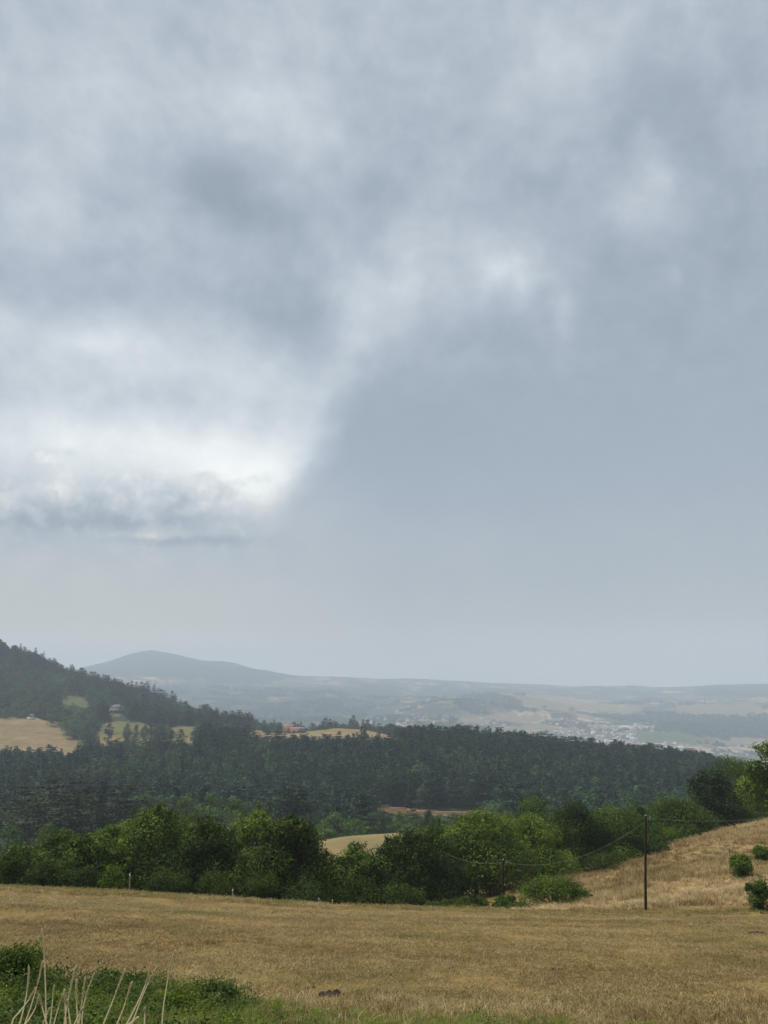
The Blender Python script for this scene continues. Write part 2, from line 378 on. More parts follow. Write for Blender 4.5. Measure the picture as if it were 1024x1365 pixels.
def cover_at(X, Y, Z):
    Yc = np.maximum(Y, 1.0); px, py = proj(X, Yc, Z)
    px = px + 14 * fbm(X / 40, Y / 40, 4, 21); py = py + 5 * fbm(X / 26, Y / 50, 4, 22) * np.clip(np.abs(py - 900) / 60, .4, 1.6)
    wood = np.where(Y < 1750, 1.0, .53 + .24 * fbm(X / 900, Y / 1500, 3, 31)); tan = np.full(X.shape, .4); fixed = np.zeros(X.shape)
    for poly, y0, y1, w, tn in COVER:
        k = in_poly(px, py, poly) & (Y > y0) & (Y < y1)
        wood[k] = w; tan[k] = tn; fixed[k] = 1 if w < .5 else .3
    k = (Y < 1750); fixed[k] = 1; wood = np.where(k & (wood < .5), -.25, wood); wood = np.where(k & (wood > .5), 1.25, wood)
    wood = np.where((fixed > .9) & (wood < .1), -.25, wood)
    return wood, tan, fixed
na = 561
aa = np.linspace(-1, 1, na); aa = np.sign(aa) * (.62 * np.abs(aa) + .88 * np.abs(aa) ** 4)
ys = np.concatenate([np.linspace(-22, 8, 12)[:-1], np.exp(np.linspace(math.log(8 + 20), math.log(10020 + 20), 500)) - 20])
YY, AA = np.meshgrid(ys, aa, indexing='ij')
width = np.where(YY > 0, YY + 22, 22 + YY * 0)
XX = AA * np.where(YY > 5000, 5022 + (YY - 5000) * .8, width)
ZZ = ground_z(XX, YY)
def sheet(name, i0, i1, mat, attrs):
    X, Y, Z = XX[i0:i1 + 1], YY[i0:i1 + 1], ZZ[i0:i1 + 1]; nr, nc = X.shape
    me = bpy.data.meshes.new(name); V = np.stack([X, Y, Z], -1).reshape(-1, 3)
    i = np.arange(nr * nc).reshape(nr, nc); Fq = np.stack([i[:-1, :-1], i[:-1, 1:], i[1:, 1:], i[1:, :-1]], -1).reshape(-1, 4)
    me.vertices.add(len(V)); me.vertices.foreach_set('co', V.ravel()); me.loops.add(Fq.size); me.loops.foreach_set('vertex_index', Fq.ravel().astype(np.int32))
    me.polygons.add(len(Fq)); me.polygons.foreach_set('loop_start', (np.arange(len(Fq)) * 4).astype(np.int32)); me.polygons.foreach_set('use_smooth', np.ones(len(Fq), bool))
    for k, v in attrs(X, Y, Z).items():
        a = me.attributes.new(k, 'FLOAT', 'POINT'); a.data.foreach_set('value', v.ravel().astype(np.float32))
    me.materials.append(mat); me.update(calc_edges=True); me.validate()
    return tag(link(name, me), kind='structure')
WEED_EDGE = [(-60, 1292), (0, 1300), (40, 1302), (70, 1308), (150, 1312), (230, 1319), (320, 1332), (400, 1343), (520, 1350), (640, 1356), (720, 1360), (800, 1372)]
def weed_mask(X, Y, Z):
    px, py = proj(X, np.maximum(Y, 1), Z)
    e = np.interp(px, [p[0] for p in WEED_EDGE], [p[1] for p in WEED_EDGE]) + 9 * fbm(X * .9, Y * .9, 3, 41)
    return np.clip((py - e) / 8 + .5, 0, 1) * (Y > 1)
def tall_mask(X, Y, Z):
    px, py = proj(X, np.maximum(Y, 1), Z)
    return np.clip((Y - 52 - 3 * fbm(X * .2, Y * .2, 3, 43)) / 3, 0, 1) * np.clip((px - 672) / 60, 0, 1)
def near_attrs(X, Y, Z):
    return {'tall': tall_mask(X, Y, Z), 'weedy': weed_mask(X, Y, Z)}
def land_attrs(X, Y, Z):
    w, tn, fx = cover_at(X, Y, Z)
    for _ in range(2 if Y.min() < 1700 else 1):
        P_ = np.pad(w, 1, mode='edge'); w = (P_[:-2, 1:-1] + P_[2:, 1:-1] + P_[1:-1, :-2] + P_[1:-1, 2:] + 2 * w) / 6
    return {'wood': w, 'tan': tn, 'fixed': fx}
i_near = int(np.searchsorted(ys, 142)); i_far = int(np.searchsorted(ys, 1750))
sheet('ground', 0, i_near, M_NEAR, near_attrs)
sheet('terrain', i_near, i_far, M_LAND, land_attrs)
sheet('hills', i_far, len(ys) - 1, M_LAND, land_attrs)

# ---------------------------------------------------------------- plant generators
def broadleaf(seed, H, W, base=.12, nl=34, leaf=.26, n=9000, lobe=(.17, .27), top=.9, trunk_r=None, inner=.28, thin=1.0, sprays=.5):
    g = np.random.default_rng(seed); tr = MB(); cr = MB()
    trunk_r = trunk_r or H * .022
    lean = g.normal(size=2) * .03 * H
    C = []; Rr = []
    off = g.uniform(-.12, .12, 2) * W; ph = g.uniform(0, 6.28, 3)
    for k in range(nl):
        t = g.uniform(0, 1) ** .85; a = g.uniform(0, 2 * np.pi)
        env = np.sin(np.pi * np.clip(.16 + .80 * t, 0, 1) ** .9) ** .75
        env *= 1 + .16 * np.sin(2 * a + ph[0]) + .12 * np.sin(3 * a + ph[1] + 4 * t)
        rho = np.sqrt(g.uniform(.15, 1)) * env * W * .5
        lr = W * g.uniform(*lobe) * (1.05 - .4 * t)
        z = H * base + (H * (1 - base) - lr * .9) * t
        rho = max(0, min(rho, env * W * .5 - lr * .45))
        C.append((rho * np.cos(a) + off[0] * t, rho * np.sin(a) + off[1] * t, z)); Rr.append(lr)
    C.append((off[0] * .6, off[1] * .6, H * .97 - W * .12)); Rr.append(W * .13)
    C = np.array(C); Rr = np.array(Rr)
    # trunk and limbs
    hb = H * (base * .6 + .25)
    bend = np.array([(0, 0, -.4), (lean[0] * .3, lean[1] * .3, hb * .5), (lean[0] * .6, lean[1] * .6, hb), (off[0] * .5, off[1] * .5, H * .62), (off[0] * .7, off[1] * .7, H * .86)])
    tr.tube(bend, [trunk_r * 1.35, trunk_r, trunk_r * .8, trunk_r * .4, trunk_r * .12], 8)
    for k in g.choice(len(C), min(len(C), 12), replace=False):
        s0 = bend[2] * (1 - (q := g.uniform(0, .8))) + bend[3] * q
        mid = (s0 + C[k]) / 2 + np.array([0, 0, -.05 * H]) + g.normal(size=3) * .02 * H
        tr.tube([s0, mid, C[k]], [trunk_r * .4, trunk_r * .25, trunk_r * .07], 5)
    w = Rr ** 2; w /= w.sum(); cnt = (w * n * thin).astype(int)
    tl = g.uniform(.12, .85, len(C))
    for c, r, m, tk in zip(C, Rr, cnt, tl):
        d = g.normal(size=(m, 3)); d[:, 2] += .35; d /= np.linalg.norm(d, axis=1)[:, None]
        rr = r * np.where(g.uniform(size=m) < inner, g.uniform(.1, .75, m), g.uniform(.78, 1.12, m))
        P = c + d * rr[:, None] * np.array([1, 1, .86]) + g.normal(size=(m, 3)) * leaf * .25
        N = d + g.normal(size=(m, 3)) * .55 + np.array([0, 0, .25])
        L = leaf * g.uniform(.7, 1.35, m)
        cr.cards(P, N, L, L * .62, np.clip(tk + g.normal(size=m) * .12, 0, 1), 0, None, g)
    # loose sprays breaking the outline
    for k in range(int(nl * sprays)):
        c, r = C[(j := g.integers(len(C)))], Rr[j]
        d = g.normal(size=3); d[2] = abs(d[2]) * .8 + .1; d /= np.linalg.norm(d); m = max(6, int(n * .0035))
        s = g.uniform(.9, 1.35, m)
        P = c + d * (r * s)[:, None] + g.normal(size=(m, 3)) * leaf * .55
        cr.cards(P, d + g.normal(size=(m, 3)) * .7, leaf * g.uniform(.7, 1.2, m), leaf * .5, np.clip(tl[j] + .08 + g.normal(size=m) * .12, 0, 1), 0, None, g)
    return tr, cr
def conifer(seed, H, W, levels=16, base=.08, leaf=.5, per=22, droop=.18, flat=.25, irr=.25, rounded=0.0, nb=(4, 7)):
    g = np.random.default_rng(seed); tr = MB(); cr = MB()
    lean = g.normal(size=2) * .012 * H
    tr.tube([(0, 0, -.4), (lean[0] * .3, lean[1] * .3, H * .4), (lean[0], lean[1], H * .97)], [H * .018, H * .012, H * .002], 6)
    for k in range(levels):
        t = (k + g.uniform(0, .6)) / levels; z = H * (base + (1 - base) * t)
        if rounded: env = (1 - rounded) * (1 - t) + rounded * np.sqrt(max(0, 1 - (max(0, t - .25) / .78) ** 2)) * (.75 + .25 * min(1, t * 3))
        else: env = (1 - t) ** .85
        b = g.integers(*nb); a0 = g.uniform(0, 6.28); tk = g.uniform(.15, .8)
        for j in range(b):
            if g.uniform() < irr * .5: continue
            a = a0 + j * 2 * np.pi / b + g.normal() * .25; ln = max(W * .03, W * .5 * env * (1 + g.normal() * irr))
            d = np.array([np.cos(a), np.sin(a), 0.]); e = d * ln + np.array([lean[0] * t, lean[1] * t, z - droop * ln * (1 - t * .6) + .12 * ln * (g.uniform() - .3)])
            s0 = np.array([lean[0] * t, lean[1] * t, z])
            tr.tube([s0, e], [H * .004, H * .0015], 3, caps=False)
            m = max(4, int(per * (.35 + ln / (W * .5)) ))
            q = g.uniform(.25, 1.08, m); P = s0 + (e - s0) * q[:, None]
            sp = ln * .26 * (1.1 - .4 * q)
            side = np.array([-d[1], d[0], 0.])
            P = P + side * (g.normal(size=m) * sp)[:, None] + np.array([0, 0, 1.]) * (g.normal(size=m) * sp * flat + .04 * ln)[:, None]
            N = np.array([0, 0, 1.]) + g.normal(size=(m, 3)) * .45
            T = d + side * g.normal(size=m)[:, None] * .6 + np.array([0, 0, -.15])
            cr.cards(P, N, leaf * g.uniform(.7, 1.3, m), leaf * .5, np.clip(tk + g.normal(size=m) * .14, 0, 1), 0, T, g)
    return tr, cr
def shrub(seed, W, H, leaf, n, lobes=9, stems=True):
    g = np.random.default_rng(seed); cr = MB(); st = MB()
    for k in range(lobes):
        a = g.uniform(0, 6.28); q = np.sqrt(g.uniform(0, 1)) * W * .36; r = g.uniform(.16, .28) * min(W, H * 1.6)
        c = np.array([q * np.cos(a), q * np.sin(a), max(r * .4, (H * 1.08 - r * .8) * (1 - (q / (W * .5)) ** 2 * .8) * g.uniform(.6, 1))]); m = n // lobes; tk = g.uniform(.2, .75)
        d = g.normal(size=(m, 3)); d[:, 2] = np.abs(d[:, 2]) * 1.1 - .25; d /= np.linalg.norm(d, axis=1)[:, None]
        rr = r * g.uniform(.45, 1.15, m); P = c + d * rr[:, None]; P[:, 2] = np.maximum(P[:, 2], .02)
        cr.cards(P, d + g.normal(size=(m, 3)) * .6 + np.array([0, 0, .3]), leaf * g.uniform(.6, 1.35, m), leaf * .6, np.clip(tk + g.normal(size=m) * .16, 0, 1), 0, None, g)
        if stems: st.tube([(0, 0, -.1), c * .5 + g.normal(size=3) * .05 * W, c], [.02 * H + .004, .012 * H + .003, .003], 4)
    m = n // 3                       # leaves over the whole mound, down to the ground
    d = g.normal(size=(m, 3)); d[:, 2] = np.abs(d[:, 2]) * .9; d /= np.linalg.norm(d, axis=1)[:, None]
    az_ = np.arctan2(d[:, 1], d[:, 0]); lump = .8 + .16 * np.sin(3 * az_ + g.uniform(0, 6)) + .12 * np.sin(5 * az_ + 4 * d[:, 2] + g.uniform(0, 6))
    P = d * np.array([W * .5, W * .5, H * .92]) * (lump * g.uniform(.5, 1.05, m))[:, None]; P[:, 2] = np.maximum(P[:, 2], .02)
    cr.cards(P, d + g.normal(size=(m, 3)) * .6 + np.array([0, 0, .3]), leaf * g.uniform(.6, 1.35, m), leaf * .6, np.clip(.45 + .22 * np.sin(4 * az_) + g.normal(size=m) * .18, 0, 1), 0, None, g)
    for k in range(lobes * 4):      # arching sprays
        a = g.uniform(0, 6.28); e = np.array([np.cos(a) * W * .5 * g.uniform(.5, 1.1), np.sin(a) * W * .5 * g.uniform(.5, 1.1), H * g.uniform(.3, 1.2)]); q = g.uniform(.3, 1, 14)
        P = e * q[:, None] * np.array([1, 1, 1]) + np.array([0, 0, 1.]) * (H * .25 * np.sin(np.pi * q))[:, None] + g.normal(size=(14, 3)) * leaf * .4
        cr.cards(P, g.normal(size=(14, 3)) + np.array([0, 0, .8]), leaf * g.uniform(.6, 1.2, 14), leaf * .5, g.uniform(.3, .9), 0, None, g)
    return st, cr
def place_tree(name, label, cat, loc, gen, mat, group=None, trunk='trunk', crown='crown', rz=0.):
    t = empty(name, loc, rz); tag(t, label, cat, group)
    a = gen[0].build(trunk, M_BARK, t, True); c = gen[1].build(crown, mat, t)
    return t

# ---------------------------------------------------------------- scatter (for stuff nobody could count)
TEMPLATES = {}
def template_collection(name, meshes):
    c = bpy.data.collections.new(name)
    for k, m in enumerate(meshes):
        o = bpy.data.objects.new('%s_%03d' % (name, k), m); c.objects.link(o)
    return c
def scatter(name, P, rot, scl, idx, meshes):
    me = bpy.data.meshes.new(name); n = len(P); me.vertices.add(n); me.vertices.foreach_set('co', np.asarray(P, np.float32).ravel())
    a = me.attributes.new('rot', 'FLOAT_VECTOR', 'POINT'); a.data.foreach_set('vector', np.asarray(rot, np.float32).ravel())
    a = me.attributes.new('scl', 'FLOAT_VECTOR', 'POINT'); a.data.foreach_set('vector', np.asarray(scl, np.float32).ravel())
    a = me.attributes.new('pick', 'INT', 'POINT'); a.data.foreach_set('value', np.asarray(idx, np.int32))
    o = link(name, me)
    ng = bpy.data.node_groups.new(name, 'GeometryNodeTree'); ng.is_modifier = True
    ng.interface.new_socket('Geometry', in_out='INPUT', socket_type='NodeSocketGeometry'); ng.interface.new_socket('Geometry', in_out='OUTPUT', socket_type='NodeSocketGeometry')
    N = ng.nodes; L = ng.links; gi = N.new('NodeGroupInput'); go = N.new('NodeGroupOutput')
    ci = N.new('GeometryNodeCollectionInfo'); ci.inputs['Collection'].default_value = template_collection(name + '_kinds', meshes); ci.inputs['Separate Children'].default_value = True; ci.inputs['Reset Children'].default_value = True
    ip = N.new('GeometryNodeInstanceOnPoints'); ip.inputs['Pick Instance'].default_value = True
    def na_(nm, ty):
        q = N.new('GeometryNodeInputNamedAttribute'); q.data_type = ty; q.inputs['Name'].default_value = nm; return q.outputs['Attribute']
    L.new(gi.outputs[0], ip.inputs['Points']); L.new(ci.outputs[0], ip.inputs['Instance']); L.new(na_('pick', 'INT'), ip.inputs['Instance Index'])
    L.new(na_('rot', 'FLOAT_VECTOR'), ip.inputs['Rotation']); L.new(na_('scl', 'FLOAT_VECTOR'), ip.inputs['Scale']); L.new(ip.outputs[0], go.inputs[0])
    md = o.modifiers.new('scatter', 'NODES'); md.node_group = ng
    return tag(o, kind='stuff')
def blades(g, n, R0, h, w, lean, mat=0):
    """a tuft of bent blades, each two quads"""
    mb = MB(); a = g.uniform(0, 6.28, n); q = np.sqrt(g.uniform(0, 1, n)) * R0
    B = np.stack([q * np.cos(a), q * np.sin(a), np.full(n, -.02)], 1); H = h * g.uniform(.55, 1.2, n)
    D = np.stack([np.cos(a + g.normal(size=n)), np.sin(a + g.normal(size=n)), np.zeros(n)], 1) * (lean * g.uniform(.2, 1.3, n) * H)[:, None]
    S = g.normal(size=(n, 3)); S[:, 2] = 0; S /= np.linalg.norm(S, axis=1)[:, None]; S *= (w * g.uniform(.6, 1.3, n) * .5)[:, None]
    Mi = B + D * .35 + np.array([0, 0, 1]) * (H * .6)[:, None]; T = B + D + np.array([0, 0, 1]) * (H * g.uniform(.75, 1, n))[:, None]
    V = np.stack([B - S, B + S, Mi + S * .8, Mi - S * .8, T + S * .15, T - S * .15], 1).reshape(-1, 3)
    i = np.arange(n) * 6; Fq = np.concatenate([np.stack([i, i+1, i+2, i+3], 1), np.stack([i+3, i+2, i+4, i+5], 1)])
    t = g.uniform(0, 1, n); mb.add(V, Fq, np.concatenate([t, t]), mat); return mb

# ================================================================ THE HEDGE BEHIND THE MOWN FIELD
def hedge_tree(seed, px, top, Y, wpx, mat, label, name='hedge_tree', group='trees along the hedge behind the field', base=.08, kind='broad', **kw):
    p = at_ground(px, Y); H = at(px, top - 3, Y).z - p.z; W = 1.12 * wpx * Y / F
    n = int(2.7 * kw.pop('n', 10500) * min(1.3, max(.35, H * W / 75)))
    if kind == 'broad': gen = broadleaf(seed, H, W, base, leaf=kw.pop('leaf', .215), n=n, **kw)
    else: gen = conifer(seed, H, W, **kw)
    return place_tree(name, label, 'tree', p, gen, mat, group, rz=0)
hedge_tree(101, 22, 1128, 70, 86, M_MID, 'low mid-green tree at the left end of the hedge, cut by the picture edge', nl=26)
hedge_tree(102, 70, 1106, 74, 84, M_OLIVE, 'olive tree with a pale top, near the left end of the hedge')
hedge_tree(103, 112, 1112, 70, 70, M_MID, 'round green hedge tree between the olive tree and the pale-leaved tree')
hedge_tree(104, 150, 1100, 74, 66, M_LIGHT, 'pale yellow-green leaved tree behind the tallest fence post', nl=30)
hedge_tree(105, 215, 1077, 76, 118, M_OLIVE, 'tallest broad-crowned tree of the left hedge, with a bright domed top', nl=46, n=13000)
hedge_tree(106, 282, 1092, 73, 88, M_DARK, 'dark hedge tree left of the bright double-topped tree, over the middle fence post')
hedge_tree(107, 338, 1082, 77, 92, M_OLIVE, 'hedge tree with a bright yellow-green top beside the almost black tree')
hedge_tree(108, 395, 1089, 72, 100, M_DARK, 'almost black broad tree at the gap in the hedge, behind two short fence posts', nl=44, n=13000, base=.03)
hedge_tree(109, 469, 1124, 76, 66, M_OLIVE, 'small thin-leaved olive tree standing alone in the hedge gap, tan field behind', nl=26, n=8500, base=.04)
hedge_tree(110, 538, 1106, 78, 96, M_DARK, 'dark dense tree right of the hedge gap, black towards the ground', nl=40, n=13000, base=.02)
hedge_tree(111, 578, 1103, 83, 88, M_MID, 'tree with a light feathery top squeezed between the dark tree and the large spreading tree', base=.03)
t = hedge_tree(112, 636, 1075, 90, 116, M_OLIVE, 'large spreading olive-green tree with bare dead branches low beside the cable pole', nl=44, n=12000, base=.16)
g = np.random.default_rng(5)
for k in range(7):        # bare hanging branches on its right flank
    b = MB(); a = np.array([1.2 + .25 * k, -2.2, 4.2 + .25 * k]); e = a + np.array([1.6 + g.uniform(0, 1.2), -1.2, g.uniform(-2.8, -.6)])
    b.tube([a, (a + e) / 2 + np.array([.2, 0, .5]), e], [.07, .045, .02], 5)
    for q in range(4):
        m = a + (e - a) * g.uniform(.35, .95); b.tube([m, m + np.array([g.uniform(-.2, .9), -.2, g.uniform(-1.1, .2)])], [.025, .01], 3)
    tag(b.build('dead_branch', M_DEAD, t), 'bare grey dead branch')
hedge_tree(113, 716, 1086, 96, 82, M_LIGHT, 'bright yellow-green tree in front of the darker trees, above the sagging cable', nl=36, base=.06)
hedge_tree(114, 716, 1062, 108, 104, M_MID, 'tall dark-green tree rising behind the bright yellow-green tree', nl=36)
hedge_tree(115, 768, 1068, 104, 78, M_DARK, 'dark tree right behind the bright yellow-green tree, at the foot of the hillside', base=.03)
hedge_tree(116, 818, 1079, 106, 92, M_MID, 'wide mid-green tree with a dark underside, left of the tall wooden pole', base=.04)
hedge_tree(117, 853, 1077, 112, 44, M_MID, 'narrow green tree directly behind the tall wooden pole', nl=22, base=.05)
hedge_tree(118, 905, 1062, 118, 78, M_MID, 'rounded mid-green tree on the hillside edge, right of the tall wooden pole', base=.05)
hedge_tree(119, 955, 1030, 124, 74, M_PINE, 'dark pine standing on the hillside crest under the upper cable', name='pine_tree', kind='pine', levels=15, base=.12, leaf=.42, per=95, rounded=.75, nb=(5, 8), flat=.4)
hedge_tree(120, 1000, 1008, 138, 112, M_MID, 'large deep-green tree behind the dark pine at the right edge', nl=46, n=14000)
hedge_tree(121, 1050, 986, 92, 104, M_OLIVE, 'bright sunlit green tree reaching into the picture at its right edge', nl=26, n=6500, leaf=.30, base=.30, lobe=(.12, .2))
# bushes filling the foot of the hedge and standing on the hillside
def bush(seed, px, Y, wpx, hpx, mat, label, leaf=.16, n=2600, group=None, name='bush', cat='bush', py=None, lobes=10):
    p = at_ground(px, Y); t = empty(name, p); tag(t, label, cat, group)
    st, cr = shrub(seed, wpx * Y / F, hpx * Y / F, leaf, n, lobes)
    st.build('stem', M_BARK, t); cr.build('foliage', mat, t); return t
G = 'bushes at the foot of the hedge'
bush(201, 12, 62, 50, 40, M_DARK, 'dark green bush at the hedge foot, on the very left edge of the field', group=G)
bush(202, 60, 64, 60, 34, M_DARK, 'dark bush under the olive tree at the left of the hedge', group=G)
bush(203, 105, 65, 50, 34, M_DARK, 'dark green bush at the hedge foot left of the tallest fence post', group=G)
bush(204, 150, 63, 34, 32, M_LIGHT, 'pale bush beside the tallest fence post', group=G)
bush(205, 225, 66, 70, 36, M_DARK, 'dark green bush at the foot of the tallest hedge tree', group=G)
bush(206, 290, 66, 60, 40, M_DARK, 'dark bush behind the middle fence post', group=G)
bush(207, 345, 67, 56, 44, M_DARK, 'dark green bush between the middle fence post and the almost black tree', group=G)
bush(217, 405, 68, 70, 44, M_DARK, 'dark bush closing the foot of the almost black tree, behind two short posts', group=G)
bush(218, 445, 69, 56, 36, M_DARK, 'dark low bush in the hedge gap, left of the thin-leaved olive tree', group=G)
bush(219, 535, 72, 70, 34, M_DARK, 'dark bush at the foot of the dense dark tree right of the gap', group=G)
bush(208, 480, 70, 60, 40, M_DARK, 'dark bush at the foot of the thin-leaved olive tree', group=G)
bush(209, 600, 82, 70, 42, M_DARK, 'dark bush below the large spreading tree, left of the cable pole', group=G)
bush(210, 655, 86, 60, 26, M_DARK, 'dark bush under the dead branches behind the cable pole', group=G)
bush(211, 700, 96, 60, 26, M_DARK, 'dark bush at the foot of the bright yellow-green tree', group=G)
bush(212, 752, 100, 60, 26, M_DARK, 'dark bush at the top of the grassy dell', group=G)
bush(213, 806, 96, 60, 24, M_DARK, 'low dark bush where the dry hillside meets the trees', group=G)
bush(214, 888, 110, 46, 24, M_LIGHT, 'light green bush beside the tall pole at the hillside edge', group=G)
bush(215, 930, 118, 50, 26, M_DARK, 'dark bush under the rounded mid-green tree on the hillside', group=G)
bush(216, 985, 124, 60, 26, M_GREEN, 'green bush under the pine on the hillside crest', group=G)
G2 = 'bushes on the dry hillside'
bush(221, 990, 66, 30, 27, M_OLIVE, 'round green bush alone on the dry hillside, right of the tall pole', leaf=.16, n=4200, group=G2)
bush(222, 1018, 73, 24, 20, M_OLIVE, 'smaller green bush on the hillside at the right edge, behind the round one', leaf=.16, n=2600, group=G2)
bush(223, 1014, 50.5, 34, 36, M_BRAMBLE, 'tall leafy weed on the right edge, at the foot of the hillside', leaf=.13, n=2600, name='weed_plant', cat='plant', group=G2)
G3 = 'bramble mounds in the dell'
bush(231, 738, 65, 94, 34, M_OLIVE, 'large green bramble mound in the dell between the two poles', leaf=.13, n=7500, name='bramble_mound', group=G3, lobes=24)
bush(232, 684, 61, 70, 13, M_BRAMBLE, 'low flat bramble patch at the foot of the cable pole', leaf=.13, n=4200, name='bramble_mound', group=G3, lobes=16)
bush(233, 774, 66, 36, 14, M_BRAMBLE, 'small bramble hump on the right flank of the large mound', leaf=.13, n=2200, name='bramble_mound', group=G3, lobes=8)

bush(234, 628, 66, 66, 11, M_BRAMBLE, 'low green tangle at the field edge below the large spreading tree', leaf=.13, n=3000, name='bramble_mound', group=G3, lobes=12)
bush(235, 590, 64, 60, 9, M_BRAMBLE, 'thin green strip of brambles at the field edge left of the pole in the dell', leaf=.13, n=2200, name='bramble_mound', group=G3, lobes=10)

# ================================================================ POLES, CABLES, FENCE POSTS
M_POLE = plain_mat('creosoted_wood', (.018, .012, .009), (.055, .036, .027), 5, .85, .5, (6, 6, .35))
M_METAL = plain_mat('dull_metal', (.16, .16, .16), (.3, .3, .29), 12, .5, .1)
M_CABLE = plain_mat('cable_sheath', (.20, .20, .19), (.30, .29, .27), 12, .6, .05)
M_POST = plain_mat('weathered_post', (.30, .28, .25), (.5, .48, .44), 20, .8, .3, (1, 1, .2))
M_WHITE = plain_mat('white_plastic', (.7, .7, .68), (.82, .82, .8), 10, .5, .05)
def pole(px, topx, top, Y, label, r):
    p = at_ground(px, Y); q = at(topx, top, Y); o = empty('utility_pole', p); tag(o, label, 'utility pole', 'wooden poles carrying the cable')
    d = np.array(q) - np.array(p); m = MB()
    m.tube([np.array([0, 0, -.8]) - d * .02, d * .33 + np.array([.01, 0, 0]), d * .66, d], [r * 1.2, r * 1.08, r * .95, r * .82], 12)
    m.build('pole_shaft', M_POLE, o, True)
    b = MB(); b.tube([d + np.array([-.05, 0, -.18]), d + np.array([.28, -.05, -.18])], .018, 6); b.tube([d + np.array([.24, -.05, -.30]), d + np.array([.24, -.05, -.05])], .045, 8)
    b.build('cable_bracket', M_METAL, o)
    c = MB(); c.tube([d + np.array([0, 0, -.02]), d + np.array([0, 0, .05])], [r * .95, r * .6], 12); c.build('pole_cap', M_METAL, o)
    return Vector(q) + Vector((.24, -.05, -.16))
A = pole(860, 861, 1087, 52, 'tall dark wooden pole standing on the edge of the dry hillside', .074)
B = pole(670, 671, 1146, 66, 'shorter dark wooden pole in the dell, its foot among brambles', .085)
def cable(a, b, sag, label):
    n = 24; P = [np.array(a) * (1 - t) + np.array(b) * t - np.array([0, 0, sag * 4 * t * (1 - t)]) for t in np.linspace(0, 1, n)]
    m = MB(); m.tube(P, .0065, 6); o = m.build('overhead_cable', M_CABLE, None, True); tag(o, label, 'cable', 'overhead cables'); return o
cable(A, at(1100, 1076, 62), .5, 'overhead cable running right from the tall pole across the hillside')
cable(A, B, 1.15, 'overhead cable sagging deeply between the tall pole and the pole in the dell')
cable(B, at(588, 1134, 80), .5, 'overhead cable rising left from the pole in the dell into the trees')
def fence_post(px, Y, top, w, label, mat, name='fence_post'):
    p = at_ground(px, Y); q = at(px, top, Y); h = q.z - p.z; o = empty(name, p); tag(o, label, 'fence post', 'thin posts along the field edge')
    m = MB(); m.tube([(0, 0, -.3), (0.01, 0, h * .5), (0, 0, h)], [w, w, w * .8], 7); m.build('post', mat, o, True)
    k = MB(); k.tube([(0, -w - .03, h * .84), (0, -w - .03, h * .92)], .035, 8); k.build('insulator', M_WHITE, o, True)
fence_post(172, 50.5, 1163, .022, 'tallest thin pale fence post, behind the crest of the mown field', M_POST)
fence_post(310, 51, 1185, .030, 'middle pale fence post in front of the dark hedge trees', M_POST)
fence_post(425, 52, 1197, .026, 'short fence post left of a pair under the almost black tree', M_POST)
fence_post(443, 52.5, 1199, .022, 'short fence post right of a pair, at the hedge gap', M_POST)
fence_post(721, 93, 1153, .07, 'weathered grey post under the sagging cable in the dell', M_POST)

# ================================================================ TREES OF THE VALLEY (individual, middle distance)
def mid_trees():
    v_b = [broadleaf(300 + k, 12, 11, .06, nl=22, leaf=.62, n=2600) for k in range(4)]
    v_p = [conifer(320 + k, 17, 11, levels=13, base=.15, leaf=.75, per=46, flat=.12, irr=.4, rounded=.7, nb=(4, 7), droop=.02) for k in range(4)]
    v_s = [conifer(330 + k, 16, 6.5, levels=18, base=.05, leaf=.6, per=26, rounded=.15) for k in range(3)]
    v_c = [broadleaf(340 + k, 14, 4.2, .05, nl=22, leaf=.5, n=1800, lobe=(.2, .32)) for k in range(2)]
    cache = {}
    for nm, vs in (('b', v_b), ('p', v_p), ('s', v_s), ('c', v_c)):
        for k, (a, c) in enumerate(vs): cache[nm, k] = (a.mesh('trunk', [M_BARK], True), c.mesh('crown', [M_OLIVE]))
    dims = {'b': (12, 11), 'p': (17, 11), 's': (16, 6.5), 'c': (14, 4.2)}
    def put(kind, k, px, top, Y, wpx, mat, label, name, group):
        p = at_ground(px, Y); H = at(px, top, Y).z - p.z; W = wpx * Y / F; h0, w0 = dims[kind]
        if H < 2: p.z -= 2 - H; H = 2
        o = empty(name, p, random.uniform(0, 6.28)); tag(o, label, 'tree', group)
        for nm, me in zip(('trunk', 'crown'), cache[kind, k % len([q for q in cache if q[0] == kind])]):
            c = link(nm, me, o); c.scale = (W / w0, W / w0, H / h0)
            if nm == 'crown': c.material_slots[0].link = 'OBJECT'; c.material_slots[0].material = mat
    return put
put = mid_trees()
GP = 'brownish layered pines left of the valley'
for k, (px, top, Y, w, lab) in enumerate([
    (28, 1042, 268, 60, 'brownish layered pine at the left picture edge, above the small clearing'), (62, 1036, 262, 66, 'tall brownish pine with flat branch layers, second from the left edge'),
    (100, 1036, 258, 62, 'dark layered pine in the middle of the brownish group above the hedge'), (134, 1040, 262, 58, 'layered pine right of the middle of the brownish group'),
    (166, 1044, 272, 52, 'smallest layered pine at the right end of the brownish group'), (88, 1062, 225, 70, 'low spreading brownish pine in front of its group, above the olive hedge tree'),
    (46, 1068, 228, 60, 'low brownish pine in front of the left half of the group'), (136, 1068, 232, 56, 'low brownish pine in front of the right half of the group')]):
    put('p', k, px, top, Y, w, M_PINEB, lab, 'pine_tree', GP)
GB = 'round trees in the valley behind the hedge'
